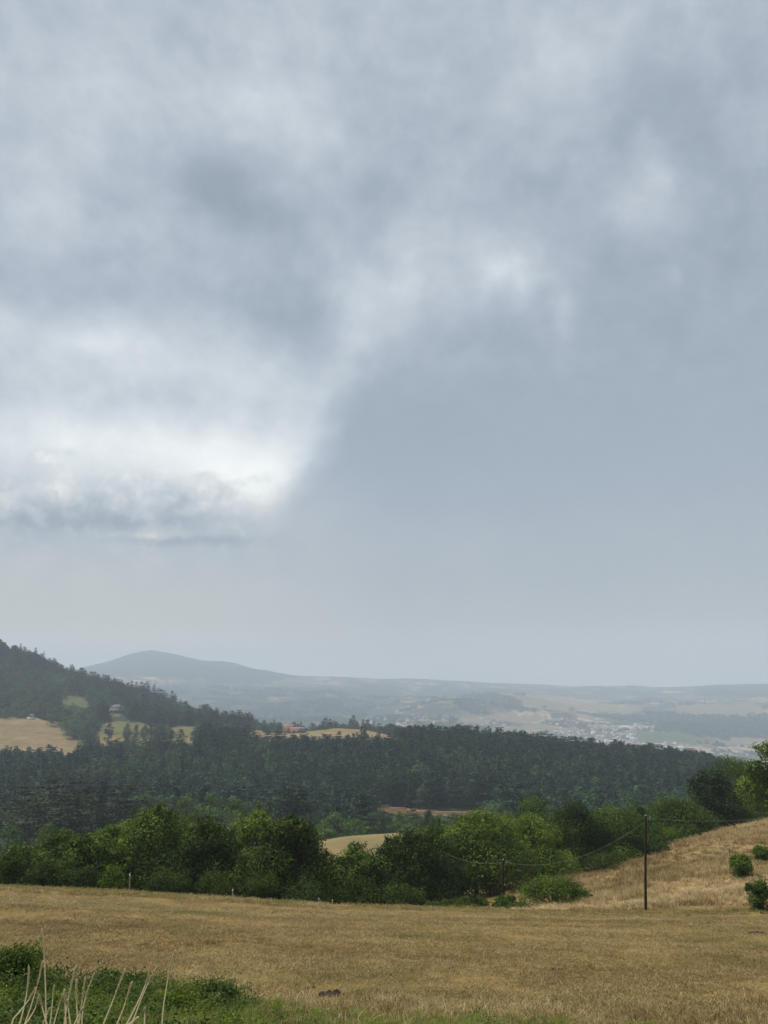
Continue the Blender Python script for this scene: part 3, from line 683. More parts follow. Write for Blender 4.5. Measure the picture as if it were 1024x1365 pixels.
for k, (px, top, Y, w, m, lab) in enumerate([
    (8, 1098, 170, 60, M_BLUE, 'bluish green round tree at the left edge just behind the hedge'), (62, 1094, 180, 40, M_GREEN, 'light green tree peeping over the olive hedge tree, below the brownish pines'),
    (186, 1058, 300, 40, M_BLUE, 'grey-green tree right of the brownish pines'), (208, 1062, 296, 36, M_BLUE, 'grey-green tree just above the tallest hedge tree'),
    (244, 1060, 300, 48, M_GREEN, 'soft green tree above the right shoulder of the tallest hedge tree'), (275, 1056, 290, 52, M_GREEN, 'pale domed tree, largest of the soft round trees behind the hedge'),
    (306, 1064, 280, 46, M_GREEN, 'rounded tree above the dark hedge tree, left of the bright double top'), (296, 1078, 250, 50, M_BLUE, 'low grey-green tree directly over the dark hedge tree'),
    (330, 1068, 310, 40, M_BLUE, 'dull green tree behind the bright double-topped hedge tree'), (358, 1066, 320, 36, M_GREEN, 'green tree between the bright hedge top and the dark spire-like tree'),
    (420, 1082, 300, 44, M_BLUE, 'grey-green tree left of the small tan field'), (448, 1084, 290, 52, M_GREEN, 'pale green dome just above the small tan field'),
    (474, 1090, 285, 40, M_GREEN, 'second pale green dome on the crest of the tan field'), (490, 1094, 300, 34, M_OLIVE, 'olive tree on the tan field crest, left of the dark small pines'),
    (432, 1104, 255, 40, M_GREEN, 'dark green tree at the left end of the tan field'), (545, 1098, 300, 30, M_BLUE, 'small grey-green tree on the crest of the tan field below the earth bank'),
    (592, 1090, 310, 38, M_BLUE, 'grey-green tree behind the left side of the large spreading tree'), (668, 1070, 330, 44, M_BLUE, 'dull green tree in the gap between the spreading tree and the tall dark-green tree'),
    (410, 1072, 360, 40, M_BLUE, 'grey-green tree at the wood edge below the farm'), (378, 1060, 380, 40, M_BLUE, 'grey-green round tree at the wood edge left of the spire-like tree'),
    (846, 1066, 210, 44, M_GREEN, 'soft green tree seen over the hedge left of the tall pole'), (810, 1066, 240, 46, M_GREEN, 'pale green tree seen over the wide mid-green tree'), (880, 1074, 220, 30, M_BLUE, 'dull tree between the narrow and the rounded tree by the tall pole')]):
    put('b', k, px, top, Y, w, m, lab, 'valley_tree', GB)
put('c', 0, 398, 1050, 350, 22, M_DARK, 'dark narrow spire-like tree rising behind the almost black hedge tree', 'poplar_tree', None)
GS = 'small dark pines below the earth bank'
for k, (px, top, Y, w, lab) in enumerate([
    (503, 1082, 350, 20, 'dark small pine at the left end of the earth bank'), (518, 1088, 340, 26, 'spreading dark pine just right of the first below the earth bank'), (537, 1084, 352, 22, 'dark pine below the middle of the earth bank'),
    (556, 1083, 356, 22, 'dark pine below the earth bank, left of the pale rock'), (572, 1084, 350, 24, 'dark pine at the right end of the earth bank, beside the spreading tree'), (480, 1078, 380, 22, 'dark pine on the left, against the wood below the earth bank')]):
    put('p', k + 1, px, top, Y, w, M_PINE, lab, 'pine_tree', GS)

GQ = 'low scrub trees between the earth bank and the tan field'
rs = np.random.default_rng(8)
for k, px in enumerate(np.linspace(492, 655, 17)):
    top = 1077 + rs.uniform(0, 17); m = (M_BLUE, M_DARK, M_WOODA, M_PINE, M_GREEN)[k % 5]; part = 'left end' if px < 520 else 'left half' if px < 560 else 'middle' if px < 600 else 'right end'
    put('b' if k % 3 else 'p', k, px + rs.uniform(-4, 4), top, rs.uniform(285, 345), rs.uniform(20, 34), m, ('rounded scrub tree' if k % 3 else 'dark scrub pine') + ' under the %s of the earth bank behind the tan field' % part, 'scrub_tree', GQ)

# ================================================================ THE WOODED RIDGE AND THE LEFT HILL
far_b = [broadleaf(400 + k, 12, 10, .05, nl=15, leaf=1.15, n=430, inner=.1, sprays=0, lobe=(.2, .3)) for k in range(4)]
far_p = [conifer(410 + k, 15, 8.0, levels=13, base=.15, leaf=1.1, per=15, flat=.5, irr=.35, rounded=.55, droop=.06) for k in range(4)]
far_s = [conifer(420 + k, 16, 6.5, levels=17, base=.04, leaf=1.0, per=20, rounded=.15, irr=.25, nb=(5, 8)) for k in range(3)]
def fuse(gen, trunk=True):
    a, c = gen; m = MB()
    for s, k in (((a, 0), (c, 1)) if trunk else ((c, 1),)):
        base = m.n
        for v in s.v: m.v.append(v)
        m.n += s.n
        for f, t in zip(s.f4, s.t4): m.f4.append(f + base); m.t4.append(t); m.m4.append(np.full(len(f), k))
        for f, t in zip(s.f3, s.t3): m.f3.append(f + base); m.t3.append(t); m.m3.append(np.full(len(f), k))
    return m
FB = [fuse(x) for x in far_b]; FP = [fuse(x) for x in far_p]; FS = [fuse(x) for x in far_s]
WB = (M_WOODA, M_WOODB, M_WOODB, M_WOODA)
def kinds_mesh(nm):
    out = []
    for k, m in enumerate(FB): out.append((m.mesh('wood_tree', [M_BARK, WB[k]]), 12., 'broad'))
    for m in FP: out.append((m.mesh('wood_pine', [M_BARK, M_WOODP]), 15., 'pine'))
    for m in FS: out.append((m.mesh('wood_spruce', [M_BARK, M_WOODP]), 16., 'spruce'))
    return out
KM = kinds_mesh('far')
KP = [(a.mesh('trunk', [M_BARK]), c.mesh('crown', [WB[k]])) for k, (a, c) in enumerate(far_b)] + [(a.mesh('trunk', [M_BARK]), c.mesh('crown', [M_WOODP])) for a, c in far_p + far_s]
def far_tree(name, k, loc):
    o = link(name, KP[k][0], None, loc); link('crown', KP[k][1], o); return o
g = np.random.default_rng(77)
def grid_points(x0, x1, y0, y1, s):
    xs = np.arange(x0, x1, s); yy = np.arange(y0, y1, s); X, Y = np.meshgrid(xs, yy); X = X.ravel() + g.uniform(-.45, .45, X.size) * s; Y = Y.ravel() + g.uniform(-.45, .45, Y.size) * s
    return X, Y
cand = []
for (x0, x1, y0, y1, s) in ((-480, 520, 300, 800, 6.4), (-700, 620, 800, 1000, 8.0), (-1000, 700, 1000, 1480, 9.6)):
    X, Y = grid_points(x0, x1, y0, y1, s)
    Z = ground_z(X, Y); px, py = proj(X, Y, Z); k = (px > -90) & (px < 1110)
    X, Y, Z, px, py = X[k], Y[k], Z[k], px[k], py[k]
    w, tn, fx = cover_at(X, Y, Z)
    # keep trees off the open ground and clear of the strip just in front of it
    _, pt = proj(X, Y, Z + 14)
    front = np.zeros(len(X), bool)
    for (poly, ya, yb, ww, tt), lim in zip(COVER[:6], (1001, 993, 993, 986, 983, 941)):
        front |= in_poly(px, pt, poly) & (Y > ya - 180) & (Y < yb) & (pt < lim)
    front |= (np.abs(px - 155) < 12) & (Y > 1015) & (Y < 1140)
    low = (Y < 440) & (g.uniform(size=len(X)) < .5)
    hide = (Y < 455) & (px > 495) & (px < 660)
    k = (w > .5) & ~front & ~low & ~hide & ~((Y < 330) & (px > 600))
    cand.append(np.stack([X[k], Y[k], Z[k]], 1))
cand = np.concatenate(cand); n = len(cand)
pxs, pys = proj(cand[:, 0], cand[:, 1], cand[:, 2])
zone = fbm(cand[:, 0] / 90, cand[:, 1] / 90, 3, 61) + .15 * g.normal(size=n)
ridge = (cand[:, 1] < 860) & (cand[:, 1] > 430)
pick = np.where(zone + np.where(ridge, .22, -.12) > .02, 4 + g.integers(0, 4, n), g.integers(0, 4, n))
pick = np.where((g.uniform(size=n) < np.where(ridge, .2, .06)), 8 + g.integers(0, 3, n), pick)
hts = np.where(pick < 4, 12.0, 15.5) * g.uniform(.6, 1.32, n)
hts = np.where(cand[:, 1] > 1000, hts * g.uniform(.6, 1.45, n), hts)
scl = hts / np.array([KM[p][1] for p in pick])
wid = scl * g.uniform(.85, 1.35, n)
# which of them show largest from the road: walk from near to far and keep each column's skyline
order = np.argsort(cand[:, 1]); sky = np.full(1400, 1110.0); sky += 0
seen = np.zeros(n)
topx, topy = proj(cand[:, 0], cand[:, 1], cand[:, 2] + hts)
for i in order:
    hw = wid[i] * 4.2 * F / cand[i, 1]; a = int(topx[i] - hw) + 150; b = int(topx[i] + hw) + 151
    if b < 0 or a >= 1400: continue
    a = max(a, 0); seg = sky[a:b]; seen[i] = np.sum(np.maximum(0, np.minimum(seg, pys[i]) - topy[i])) * (1 if -5 < topx[i] < 1029 else 0)
    sky[a:b] = np.minimum(seg, topy[i] + (2 if pick[i] < 8 else 6))
LAND = [(70, 'above the hedge end'), (150, 'above the pale-leaved hedge tree'), (260, 'above the tallest hedge tree'), (370, 'above the bright-topped hedge tree'), (440, 'above the blackest hedge tree'),
        (510, 'above the hedge gap'), (600, 'right of the hedge gap'), (680, 'above the large spreading tree'), (760, 'above the bright yellow-green tree'), (840, 'left of the tall pole'), (930, 'right of the tall pole'), (2000, 'behind the hillside pine')]
NAMES = {'broad': ('wood_tree', 'rounded broadleaf tree'), 'pine': ('wood_pine', 'dark rough-topped pine'), 'spruce': ('wood_spruce', 'dark pointed spruce')}
solo = np.zeros(n, bool)
for kind, sel in (('broad', pick < 4), ('pine', (pick >= 4) & (pick < 8)), ('spruce', pick >= 8)):
    idx = np.where(sel)[0]; idx = idx[np.argsort(-seen[idx])][:{'broad': 230, 'pine': 235, 'spruce': 120}[kind]]; solo[idx] = True
    for i in idx:
        o = far_tree(NAMES[kind][0], pick[i], cand[i]); o.rotation_euler.z = random.uniform(0, 6.28); o.scale = (wid[i], wid[i], scl[i])
        where = next(t for e, t in LAND if topx[i] < e)
        Yd = cand[i, 1]; zone_ = 'on the left hill' if (Yd > 1000) else 'by the open fields' if Yd > 800 else 'on the ridge skyline' if topy[i] < 988 + max(0, (topx[i] - 640)) * .09 else 'high on the wooded ridge' if Yd > 600 else 'low on the wooded ridge'
        tag(o, '%s %s, %s' % (NAMES[kind][1], zone_, where), 'tree', '%ss %s' % (NAMES[kind][1], zone_))
rest = ~solo & (pxs > -80)
rot = np.zeros((rest.sum(), 3)); rot[:, 2] = g.uniform(0, 6.28, rest.sum())
scatter('forest', cand[rest], rot, np.stack([wid[rest], wid[rest], scl[rest]], 1), pick[rest], [m for m, _, _ in KM])
# the row of pointed spruces on the shoulder of the left hill
SP = [(132, 909), (140, 911), (148, 907), (152, 906), (156, 911), (162, 909), (170, 912), (174, 910), (180, 911), (184, 916), (187, 911), (190, 913), (194, 911), (197, 916), (204, 915), (210, 920), (214, 921), (218, 922), (222, 926), (228, 923), (233, 927), (240, 935), (246, 938)]
for k, (px, top) in enumerate(SP):
    Y = 1400 - k * 2; p = at_ground(px, Y); H = max(12, at(px, top - 3, Y).z - p.z)
    o = far_tree('spruce_tree', 8 + k % 3, p); s = H / 16; o.scale = (s * (1.3 if k % 3 else 1.7), s * (1.3 if k % 3 else 1.7), s); o.rotation_euler.z = k * 1.7
    lab = 'dark pointed skyline spruce on the left hill, ' + ('left of the big house' if px < 150 else 'directly above the big house' if px < 176 else 'in the tallest cluster' if px < 200 else 'running down the slope')
    tag(o, lab, 'tree', 'spruces on the skyline of the left hill')
# field trees standing on the green meadow and round the farm
for k, (px, top, Y, w, m, lab, kd) in enumerate([
    (144, 963, 905, 11, M_PINEB, 'thin reddish tree alone on the meadow left of the dark shelter', 'c'), (168, 963, 915, 11, M_DARK, 'small dark tree on the meadow just left of the dark shelter', 'b'), (180, 965, 918, 10, M_GREEN, 'small green tree on the meadow just above the dark shelter', 'b'),
    (193, 966, 905, 12, M_DARK, 'first of a row of round dark trees on the meadow', 'b'), (202, 965, 908, 13, M_DARK, 'second of the row of round dark trees on the meadow', 'b'), (211, 967, 906, 12, M_DARK, 'third of the row of round dark trees on the meadow', 'b'), (219, 968, 903, 12, M_DARK, 'fourth of the row of round dark trees on the meadow', 'b'), (227, 970, 900, 12, M_DARK, 'last of the row of round dark trees on the meadow', 'b'),
    (116, 966, 905, 24, M_DARK, 'dark round tree between the tan field and the green meadow', 'b'), (98, 958, 925, 26, M_BLUE, 'broad round tree at the upper right corner of the tan field', 'b'), (84, 944, 985, 30, M_DARK, 'big dark round tree above the tan field', 'b'), (95, 952, 950, 30, M_GREEN, 'green domed tree in front of the big dark one at the tan field', 'b'), (120, 943, 1100, 24, M_DARK, 'dark tree left of the big house', 'b'), (126, 975, 880, 16, M_DARK, 'dark tree at the lower right corner of the tan field', 'b'),
    (136, 941, 1120, 14, M_DARK, 'tree hugging the left wall of the big house', 'b'), (178, 936, 1125, 20, M_DARK, 'tree hugging the right wall of the big house', 'b'), (191, 943, 1110, 20, M_BLUE, 'second tree right of the big house', 'b'),
    (291, 953, 985, 20, M_DARK, 'tree left of the small pale house on the left hill', 'b'), (318, 958, 990, 26, M_DARK, 'tree right of the small pale house on the left hill', 'b'), (336, 961, 1000, 14, M_BLUE, 'tree at the end of the left hill beside the farm field', 'b'),
    (353, 967, 1005, 12, M_DARK, 'round tree left of the farmhouse', 'b'), (359, 970, 1004, 8, M_DARK, 'small round tree between two others left of the farmhouse', 'b'), (372, 968, 1002, 9, M_DARK, 'dark round tree touching the farmhouse on its left', 'b'), (366, 972, 1003, 6, M_DARK, 'small bush left of the farmhouse', 'b'),
    (432, 968, 1005, 8, M_DARK, 'small dark bush on the crest of the farm field', 'b'), (482, 967, 800, 6, M_DARK, 'left narrow poplar of a pair on the ridge in front of the farm field', 'c'), (487, 964, 800, 8, M_DARK, 'taller right poplar of a pair on the ridge in front of the farm field', 'c')]):
    put(kd, k, px, top, Y, w, m, lab, 'field_tree', 'trees around the meadow and the farm')
# dark strip of pines behind the farm field
P = []; 
for px in np.arange(500, 566, 1.6):
    for q in range(3): P.append(np.array(at_ground(px, 1130 + q * 14 + random.uniform(-5, 5))))
P = np.array(P); k = len(P); pk = 4 + g.integers(0, 4, k); rr = np.zeros((k, 3)); rr[:, 2] = g.uniform(0, 6.28, k); s = np.interp(np.linspace(0, 1, k), [0, .3, .8, 1], [.7, 1.25, 1.25, .8]) * g.uniform(.85, 1.2, k)
scatter('pine_plantation', P, rr, np.stack([s, s, s], 1), pk, [m for m, _, _ in KM])
# woods on the far valley sides
X, Y = grid_points(-2600, 2600, 1800, 6200, 34); Z = ground_z(X, Y); px, py = proj(X, Y, Z); k = (px > -60) & (px < 1090); X, Y, Z = X[k], Y[k], Z[k]
w, tn, fx = cover_at(X, Y, Z); k = (w + .5 * fbm(X / 160, Y / 160, 4, 71) > .62) & ~((fx > .9) & (w < .1)); X, Y, Z = X[k], Y[k], Z[k]; k = len(X)
rr = np.zeros((k, 3)); rr[:, 2] = g.uniform(0, 6.28, k); s = g.uniform(1.0, 1.7, k); s2 = s * g.uniform(1.6, 2.6, k)
scatter('distant_woods', np.stack([X, Y, Z], 1), rr, np.stack([s2, s2, s], 1), g.integers(0, 8, k), [m for m, _, _ in KM])

# ================================================================ BUILDINGS
M_WALL = plain_mat('rendered_wall', (.42, .38, .33), (.58, .54, .48), .6, .9, .1)
M_WALLW = plain_mat('white_wall', (.62, .61, .58), (.74, .73, .70), .4, .8, .05)
M_STONE = plain_mat('stone_wall', (.26, .20, .16), (.40, .33, .27), .8, .95, .4)
M_TILE = plain_mat('red_tiles', (.21, .11, .08), (.34, .19, .14), 1.2, .9, .4, (1, 3, 1))
M_SLATE = plain_mat('slate_roof', (.075, .075, .08), (.14, .14, .145), 1.2, .7, .3, (1, 3, 1))
M_SHEET = plain_mat('pale_sheet_roof', (.62, .64, .66), (.74, .75, .76), .5, .5, .05)
M_GLASS = plain_mat('dark_glass', (.02, .024, .03), (.04, .045, .05), 1, .2, 0)
def roof_mb(w, d, h, rh, over=.4, hip=0.0):
    m = MB(); x = w / 2 + over; y = d / 2 + over; r = x - hip
    v = [(-x, -y, h), (x, -y, h), (x, y, h), (-x, y, h), (-r, 0, h + rh), (r, 0, h + rh), (-x, -y, h - .2), (x, -y, h - .2), (x, y, h - .2), (-x, y, h - .2)]
    m.add(v, [(0, 1, 5, 4), (2, 3, 4, 5), (6, 7, 1, 0), (7, 8, 2, 1), (8, 9, 3, 2), (9, 6, 0, 3), (9, 8, 7, 6)]); m.add(v, [(1, 2, 5), (3, 0, 4)]); return m
def house(name, px, Y, w, d, h, rh, rz, wall, roof, label, cat='house', hip=0., wins=(), chimney=None, group=None, dz=0., smoke=None):
    p = at_ground(px, Y); p.z += dz; o = empty(name, p, rz); tag(o, label, cat, group)
    m = MB(); m.box((-w / 2, -d / 2, -2.5), (w / 2, d / 2, h - .21))
    if not hip: m.add([(-w/2, -d/2, h-.21), (-w/2, d/2, h-.21), (-w/2, 0, h + rh * .9), (w/2, -d/2, h-.21), (w/2, d/2, h-.21), (w/2, 0, h + rh * .9)], [(0, 2, 1), (3, 4, 5)])
    m.build('wall', wall, o); r = roof_mb(w, d, h, rh, .45, hip).build('roof', roof, o)
    for (x, z, ww, hh) in wins:
        q = MB(); q.box((x - ww / 2, -d / 2 - .06, z), (x + ww / 2, -d / 2 + .05, z + hh)); q.build('window', M_GLASS, o)
    if chimney is not None:
        q = MB(); q.box((chimney - .5, -.4, h + rh * .3), (chimney + .5, .4, h + rh + 1.0)); q.build('chimney', M_STONE, r)
    return o
o = house('villa', 155, 1125, 17, 13, 6.4, 4.8, .15, M_STONE, M_SLATE, 'big house with a grey hipped roof among trees on the left hill', hip=5.5, wins=[(-5, 1, 1.6, 2), (-1.5, 1, 1.6, 2), (2, .2, 2.2, 2.6), (5.3, 1, 1.6, 2), (-5, 3.6, 1.4, 1.4), (5, 3.6, 1.4, 1.4)])
q = MB(); q.box((-9.4, -9.6, 2.6), (8.8, -6.6, 2.95)); q.box((-9.3, -9.5, -2), (-8.8, -9.0, 2.6)); q.box((8.2, -9.5, -2), (8.7, -9.0, 2.6)); q.build('terrace', M_STONE, o)
house('cottage', 41, 1010, 6, 7, 3.2, 3.2, 1.35, M_WALLW, M_SLATE, 'tiny house with a white gable at the top of the tan field', wins=[(0, .8, 1, 1.2)])
house('cottage', 303, 985, 11, 8, 4.2, 1.6, .1, M_WALL, M_SHEET, 'small pale house half hidden by trees at the end of the left hill', hip=2, wins=[(-3, 1, 1.3, 1.4), (0, 1, 1.3, 1.4), (3, 1, 1.3, 1.4)])
house('outbuilding', 130, 1085, 8, 4, 2.2, .8, .1, M_WALLW, M_SLATE, 'low pale outbuilding left of the big house', 'outbuilding', hip=1)
house('farmhouse', 384, 1000, 12.5, 9, 6.8, 2.6, .12, M_STONE, M_TILE, 'two-storey stone farmhouse with reddish roof on the skyline of the farm field', 'farmhouse', wins=[(-4, 1, 1.1, 1.6), (0, 1, 1.1, 1.6), (4, 1, 1.1, 1.6), (-4, 4, 1.1, 1.5), (0, 4, 1.1, 1.5), (4, 4, 1.1, 1.5)], chimney=4, dz=1.5)
house('barn', 396, 992, 17, 8, 4.2, 2.2, .1, M_STONE, M_TILE, 'long low barn with reddish roof joined to the farmhouse on its right', 'barn', wins=[(-4, 0, 2.4, 2.8), (3, .8, 1.1, 1.1)], dz=.8)
house('shed', 404, 985, 7, 6, 4.4, 1.4, .1, M_SLATE, M_SLATE, 'grey shed at the right end of the barn', 'shed', dz=.6)
house('field_shelter', 175.5, 885, 9, 4, 2.3, .7, .05, M_DARK, M_SLATE, 'long dark shelter on the meadow below the big house', 'shelter')
house('field_shelter', 200, 884, 4.5, 2.4, 1.6, .4, -.2, M_WALLW, M_SHEET, 'small white shelter under the row of round trees on the meadow', 'shelter')
# the town down in the valley: every house a thing of its own
def town_mesh(w, d, h, rh, wall, roof):
    m = MB(); m.box((-w/2, -d/2, -8), (w/2, d/2, h), 0); r = roof_mb(w, d, h + .25, rh, .5, w * .1)
    for v in r.v: b = m.n; m.v.append(v); m.n += len(v)
    for f, t in zip(r.f4, r.t4): m.f4.append(f + b); m.t4.append(t); m.m4.append(np.full(len(f), 1))
    for f, t in zip(r.f3, r.t3): m.f3.append(f + b); m.t3.append(t); m.m3.append(np.full(len(f), 1))
    return m.mesh('town_house', [wall, roof])
TM = [town_mesh(13, 10, 6, 3, M_WALLW, M_TILE), town_mesh(17, 11, 8, 3.5, M_WALL, M_TILE), town_mesh(24, 12, 7, 2, M_WALLW, M_SLATE), town_mesh(11, 11, 9, 3, M_WALL, M_SLATE), town_mesh(32, 18, 7, 1.5, M_WALLW, M_SHEET)]
LB = [('pale house with reddish roof', 0), ('tall beige house with reddish roof', 1), ('white house with grey roof', 2), ('narrow beige house with grey roof', 3), ('long white block with pale flat roof', 4)]
TOWNS = [(690, 780, 972, 990, 30, 'on the left outskirts of the distant town'), (735, 800, 962, 978, 26, 'in the upper part of the distant town'), (765, 850, 966, 992, 74, 'in the crowded middle of the distant town'), (800, 872, 968, 978, 24, 'along the upper right edge of the distant town'),
         (840, 905, 990, 1002, 22, 'beside the long white warehouse in the distant town'), (945, 1000, 993, 1008, 22, 'on the valley floor far right of the town'), (478, 545, 958, 974, 34, 'in the far village beyond the farm field'), (560, 625, 955, 972, 12, 'scattered between the far village and the town'), (640, 700, 955, 975, 12, 'scattered left of the distant town')]
rt = np.random.default_rng(12)
def far_ground(px, py):
    """first ground a sight line meets between 1.9 and 7 km"""
    ys_ = np.linspace(1900, 7000, 400); r, s = slope_of(px, py); d = ground_z(r * ys_, ys_, True) - s * ys_
    k = np.where(d > 0)[0]; Y = ys_[k[0]] if len(k) else 3600.0
    return at_ground(px, Y)
for x0, x1, y0, y1, cnt, where in TOWNS:
    for k in range(cnt):
        px = rt.uniform(x0, x1); py = rt.uniform(y0, y1); v = int(rt.choice(5, p=[.3, .3, .16, .2, .04]))
        p = far_ground(px, py); o = link('town_house', TM[v], None, p); o.rotation_euler.z = rt.choice([0, .3, -.4, 1.2, .8]); s = rt.uniform(.85, 1.3); o.scale = (s, s, s)
        tag(o, '%s %s' % (LB[v][0], where), 'house', 'houses ' + where)
for k, (px, lab) in enumerate([(809, 'leftmost of three white tower blocks in the distant town'), (817.5, 'middle of three white tower blocks in the distant town'), (826, 'rightmost of three white tower blocks in the distant town')]):
    p = far_ground(px, 993); m = MB(); m.box((-8, -7, -6), (8, 7, 19), 0); m.box((-3, -3, 19), (3, 3, 21), 0)
    m.box((-8.4, -7.4, 18.4), (8.4, 7.4, 18.99), 0)
    o = empty('tower_block', p); tag(o, lab, 'tower block', 'white tower blocks of the distant town'); m.build('wall', M_WALLW, o)
    for f in range(5):
        q = MB(); q.box((-7, -7.15, 1.5 + f * 3.4), (7, -6.9, 2.9 + f * 3.4)); q.build('window', M_GLASS, o)
p = far_ground(895, 999); o = empty('warehouse', p); tag(o, 'long white warehouse at the lower edge of the distant town', 'warehouse')
m = MB(); m.box((-52, -18, -6), (52, 18, 9)); m.build('wall', M_WALLW, o); roof_mb(104, 36, 9.3, 2.2, .6, 0).build('roof', M_SHEET, o)
p = far_ground(836, 970); o = empty('warehouse', p); tag(o, 'long pale hall on the upper edge of the distant town', 'warehouse')
m = MB(); m.box((-30, -12, -6), (30, 12, 6)); m.build('wall', M_WALLW, o); roof_mb(60, 24, 6.3, 2, .6, 0).build('roof', M_SHEET, o)
# ================================================================ GRASS, WEEDS AND SMALL THINGS IN FRONT
g = np.random.default_rng(99)
def scatter_ground(n, y0, y1, power, keep, spread=.62, margin=4):
    t = g.uniform(size=n); Y = (y0 ** (1 - power) + t * (y1 ** (1 - power) - y0 ** (1 - power))) ** (1 / (1 - power)); X = g.uniform(-1, 1, n) * (spread * Y + margin)
    Z = ground_z(X, Y); k = keep(X, Y, Z) > g.uniform(size=n); return X[k], Y[k], Z[k]
def rots(n, tilt=.12):
    r = g.normal(size=(n, 3)) * tilt; r[:, 2] = g.uniform(0, 6.28, n); return r
gg = np.random.default_rng(3)
stub = [blades(gg, 30, .17, .034, .009, 1.9).mesh('stubble_tuft', [M_STUB]) for k in range(5)]
def mown_keep(X, Y, Z): return (1 - tall_mask(X, Y, Z)) * np.clip(1 - weed_mask(X, Y, Z) * .75, 0, 1) * np.clip(.55 + .9 * fbm(X * .45, Y * .45, 3, 81), .12, 1)
X, Y, Z = scatter_ground(150000, 9, 57, 1.75, mown_keep)
k = len(X); hv = g.uniform(.6, 1.3, k) * (1 + .5 * fbm(X * .25, Y * .25, 3, 82)) * np.interp(Y, [9, 20, 55], [1, .95, 1.15]); wv = np.interp(Y, [9, 20, 55], [.9, 1.2, 2.2]) * g.uniform(.8, 1.2, k)
scatter('stubble_grass', np.stack([X, Y, Z], 1), rots(k), np.stack([wv, wv, hv], 1), g.integers(0, 5, k), stub)
# ragged green-yellow fringe on the crest of the field and along the hedge
fr = [blades(gg, 22, .2, .15, .018, .6).mesh('fringe_tuft', [M_FRINGE]) for k in range(3)]
def fringe_keep(X, Y, Z): return (1 - tall_mask(X, Y, Z)) * np.clip(.35 + 1.2 * fbm(X * .3, Y * .3, 3, 83), 0, 1)
X, Y, Z = scatter_ground(9000, 46.5, 58, 1.01, fringe_keep); k = len(X); s = g.uniform(.5, 1.25, k)
scatter('field_edge_grass', np.stack([X, Y, Z], 1), rots(k), np.stack([s, s, s], 1), g.integers(0, 3, k), fr)
# tall dry grass of the hillside
tall = [blades(gg, 46, .36, .44, .024, (.35, .6, .9, .5)[k]).mesh('tall_grass_tuft', [M_TALL]) for k in range(4)]
def tall_keep(X, Y, Z):
    px, py = proj(X, Y, Z); return tall_mask(X, Y, Z) * (px < 1150) * np.clip(.6 + 1.2 * fbm(X * .2, Y * .2, 4, 84), .12, 1)
X, Y, Z = scatter_ground(52000, 49, 132, 1.6, tall_keep, .9, 0); k = len(X)
big = 1 + 1.3 * fbm(X * .16, Y * .16, 4, 85); hv = g.uniform(.55, 1.2, k) * np.clip(big, .35, 2) * np.interp(Y, [50, 64, 130], [.28, .9, 1.2]); wv = g.uniform(.8, 1.3, k) * np.interp(Y, [50, 130], [.9, 1.4])
r_ = rots(k, .1); r_[:, 2] = .6 + g.normal(size=k) * .9
r_[:, 1] += .22 * fbm(X * .1, Y * .1, 2, 86); r_[:, 0] += .2 * fbm(X * .1, Y * .1, 2, 87)
scatter('tall_dry_grass', np.stack([X, Y, Z], 1), r_, np.stack([wv, wv, hv], 1), g.integers(0, 4, k), tall)
# weeds along the near edge
def weed_clump(seed, R0, H, leaf, n, mats):
    q = np.random.default_rng(seed); m = MB()
    for k in range(7):
        c = np.array([q.normal() * R0 * .5, q.normal() * R0 * .5, H * q.uniform(.3, 1)]); j = n // 7
        P = c * np.array([1, 1, 1]) + q.normal(size=(j, 3)) * np.array([R0 * .3, R0 * .3, H * .22]); P[:, 2] = np.abs(P[:, 2])
        m.cards(P, q.normal(size=(j, 3)) * .7 + np.array([0, -.2, .9]), leaf * q.uniform(.6, 1.4, j), leaf * .62, np.clip(q.uniform(.2, .75) + q.normal(size=j) * .15, 0, 1), 0, None, q)
    return m.mesh('weed_clump', mats)
weeds = [weed_clump(501, .3, .28, .045, 190, [M_BRAMBLE]), weed_clump(502, .28, .34, .05, 170, [M_WEEDB]), weed_clump(503, .25, .2, .035, 220, [M_WEED]), weed_clump(504, .3, .22, .04, 190, [M_BRAMBLE]),
         blades(gg, 46, .2, .30, .010, .6).mesh('green_tuft', [M_GREENGRASS]), blades(gg, 40, .2, .24, .010, .8).mesh('green_tuft', [M_GREENGRASS]), blades(gg, 40, .2, .2, .009, .7).mesh('dry_tuft', [M_TALL])]
def weed_keep(X, Y, Z): return weed_mask(X, Y, Z) * np.clip(.7 + 1.0 * fbm(X * .8, Y * .8, 3, 88), 0, 1)
X, Y, Z = scatter_ground(15000, 8.5, 24, 1.9, weed_keep, .62, 1); k = len(X); px, py = proj(X, Y, Z)
zn = fbm(X * .7, Y * .7, 3, 89) + .22 * g.normal(size=k)
pk = np.where(zn < -.22, g.integers(0, 2, k), np.where(zn < .02, np.where(g.uniform(size=k) < .7, 2, 3), np.where(zn < .18, 4 + g.integers(0, 2, k), 6)))
grassy = g.uniform(size=k) < np.interp(px, [100, 300, 420], [.3, .5, .88]); pk = np.where(grassy, 4 + g.integers(0, 2, k) + (g.uniform(size=k) < .25), pk)
s = g.uniform(.5, 1.15, k) * np.interp(px, [0, 250, 420, 800], [.95, .85, .58, .5])
scatter('weeds', np.stack([X, Y, Z], 1), rots(k), np.stack([s, s, s * np.where(pk > 3, .8, 1)], 1), pk, weeds)
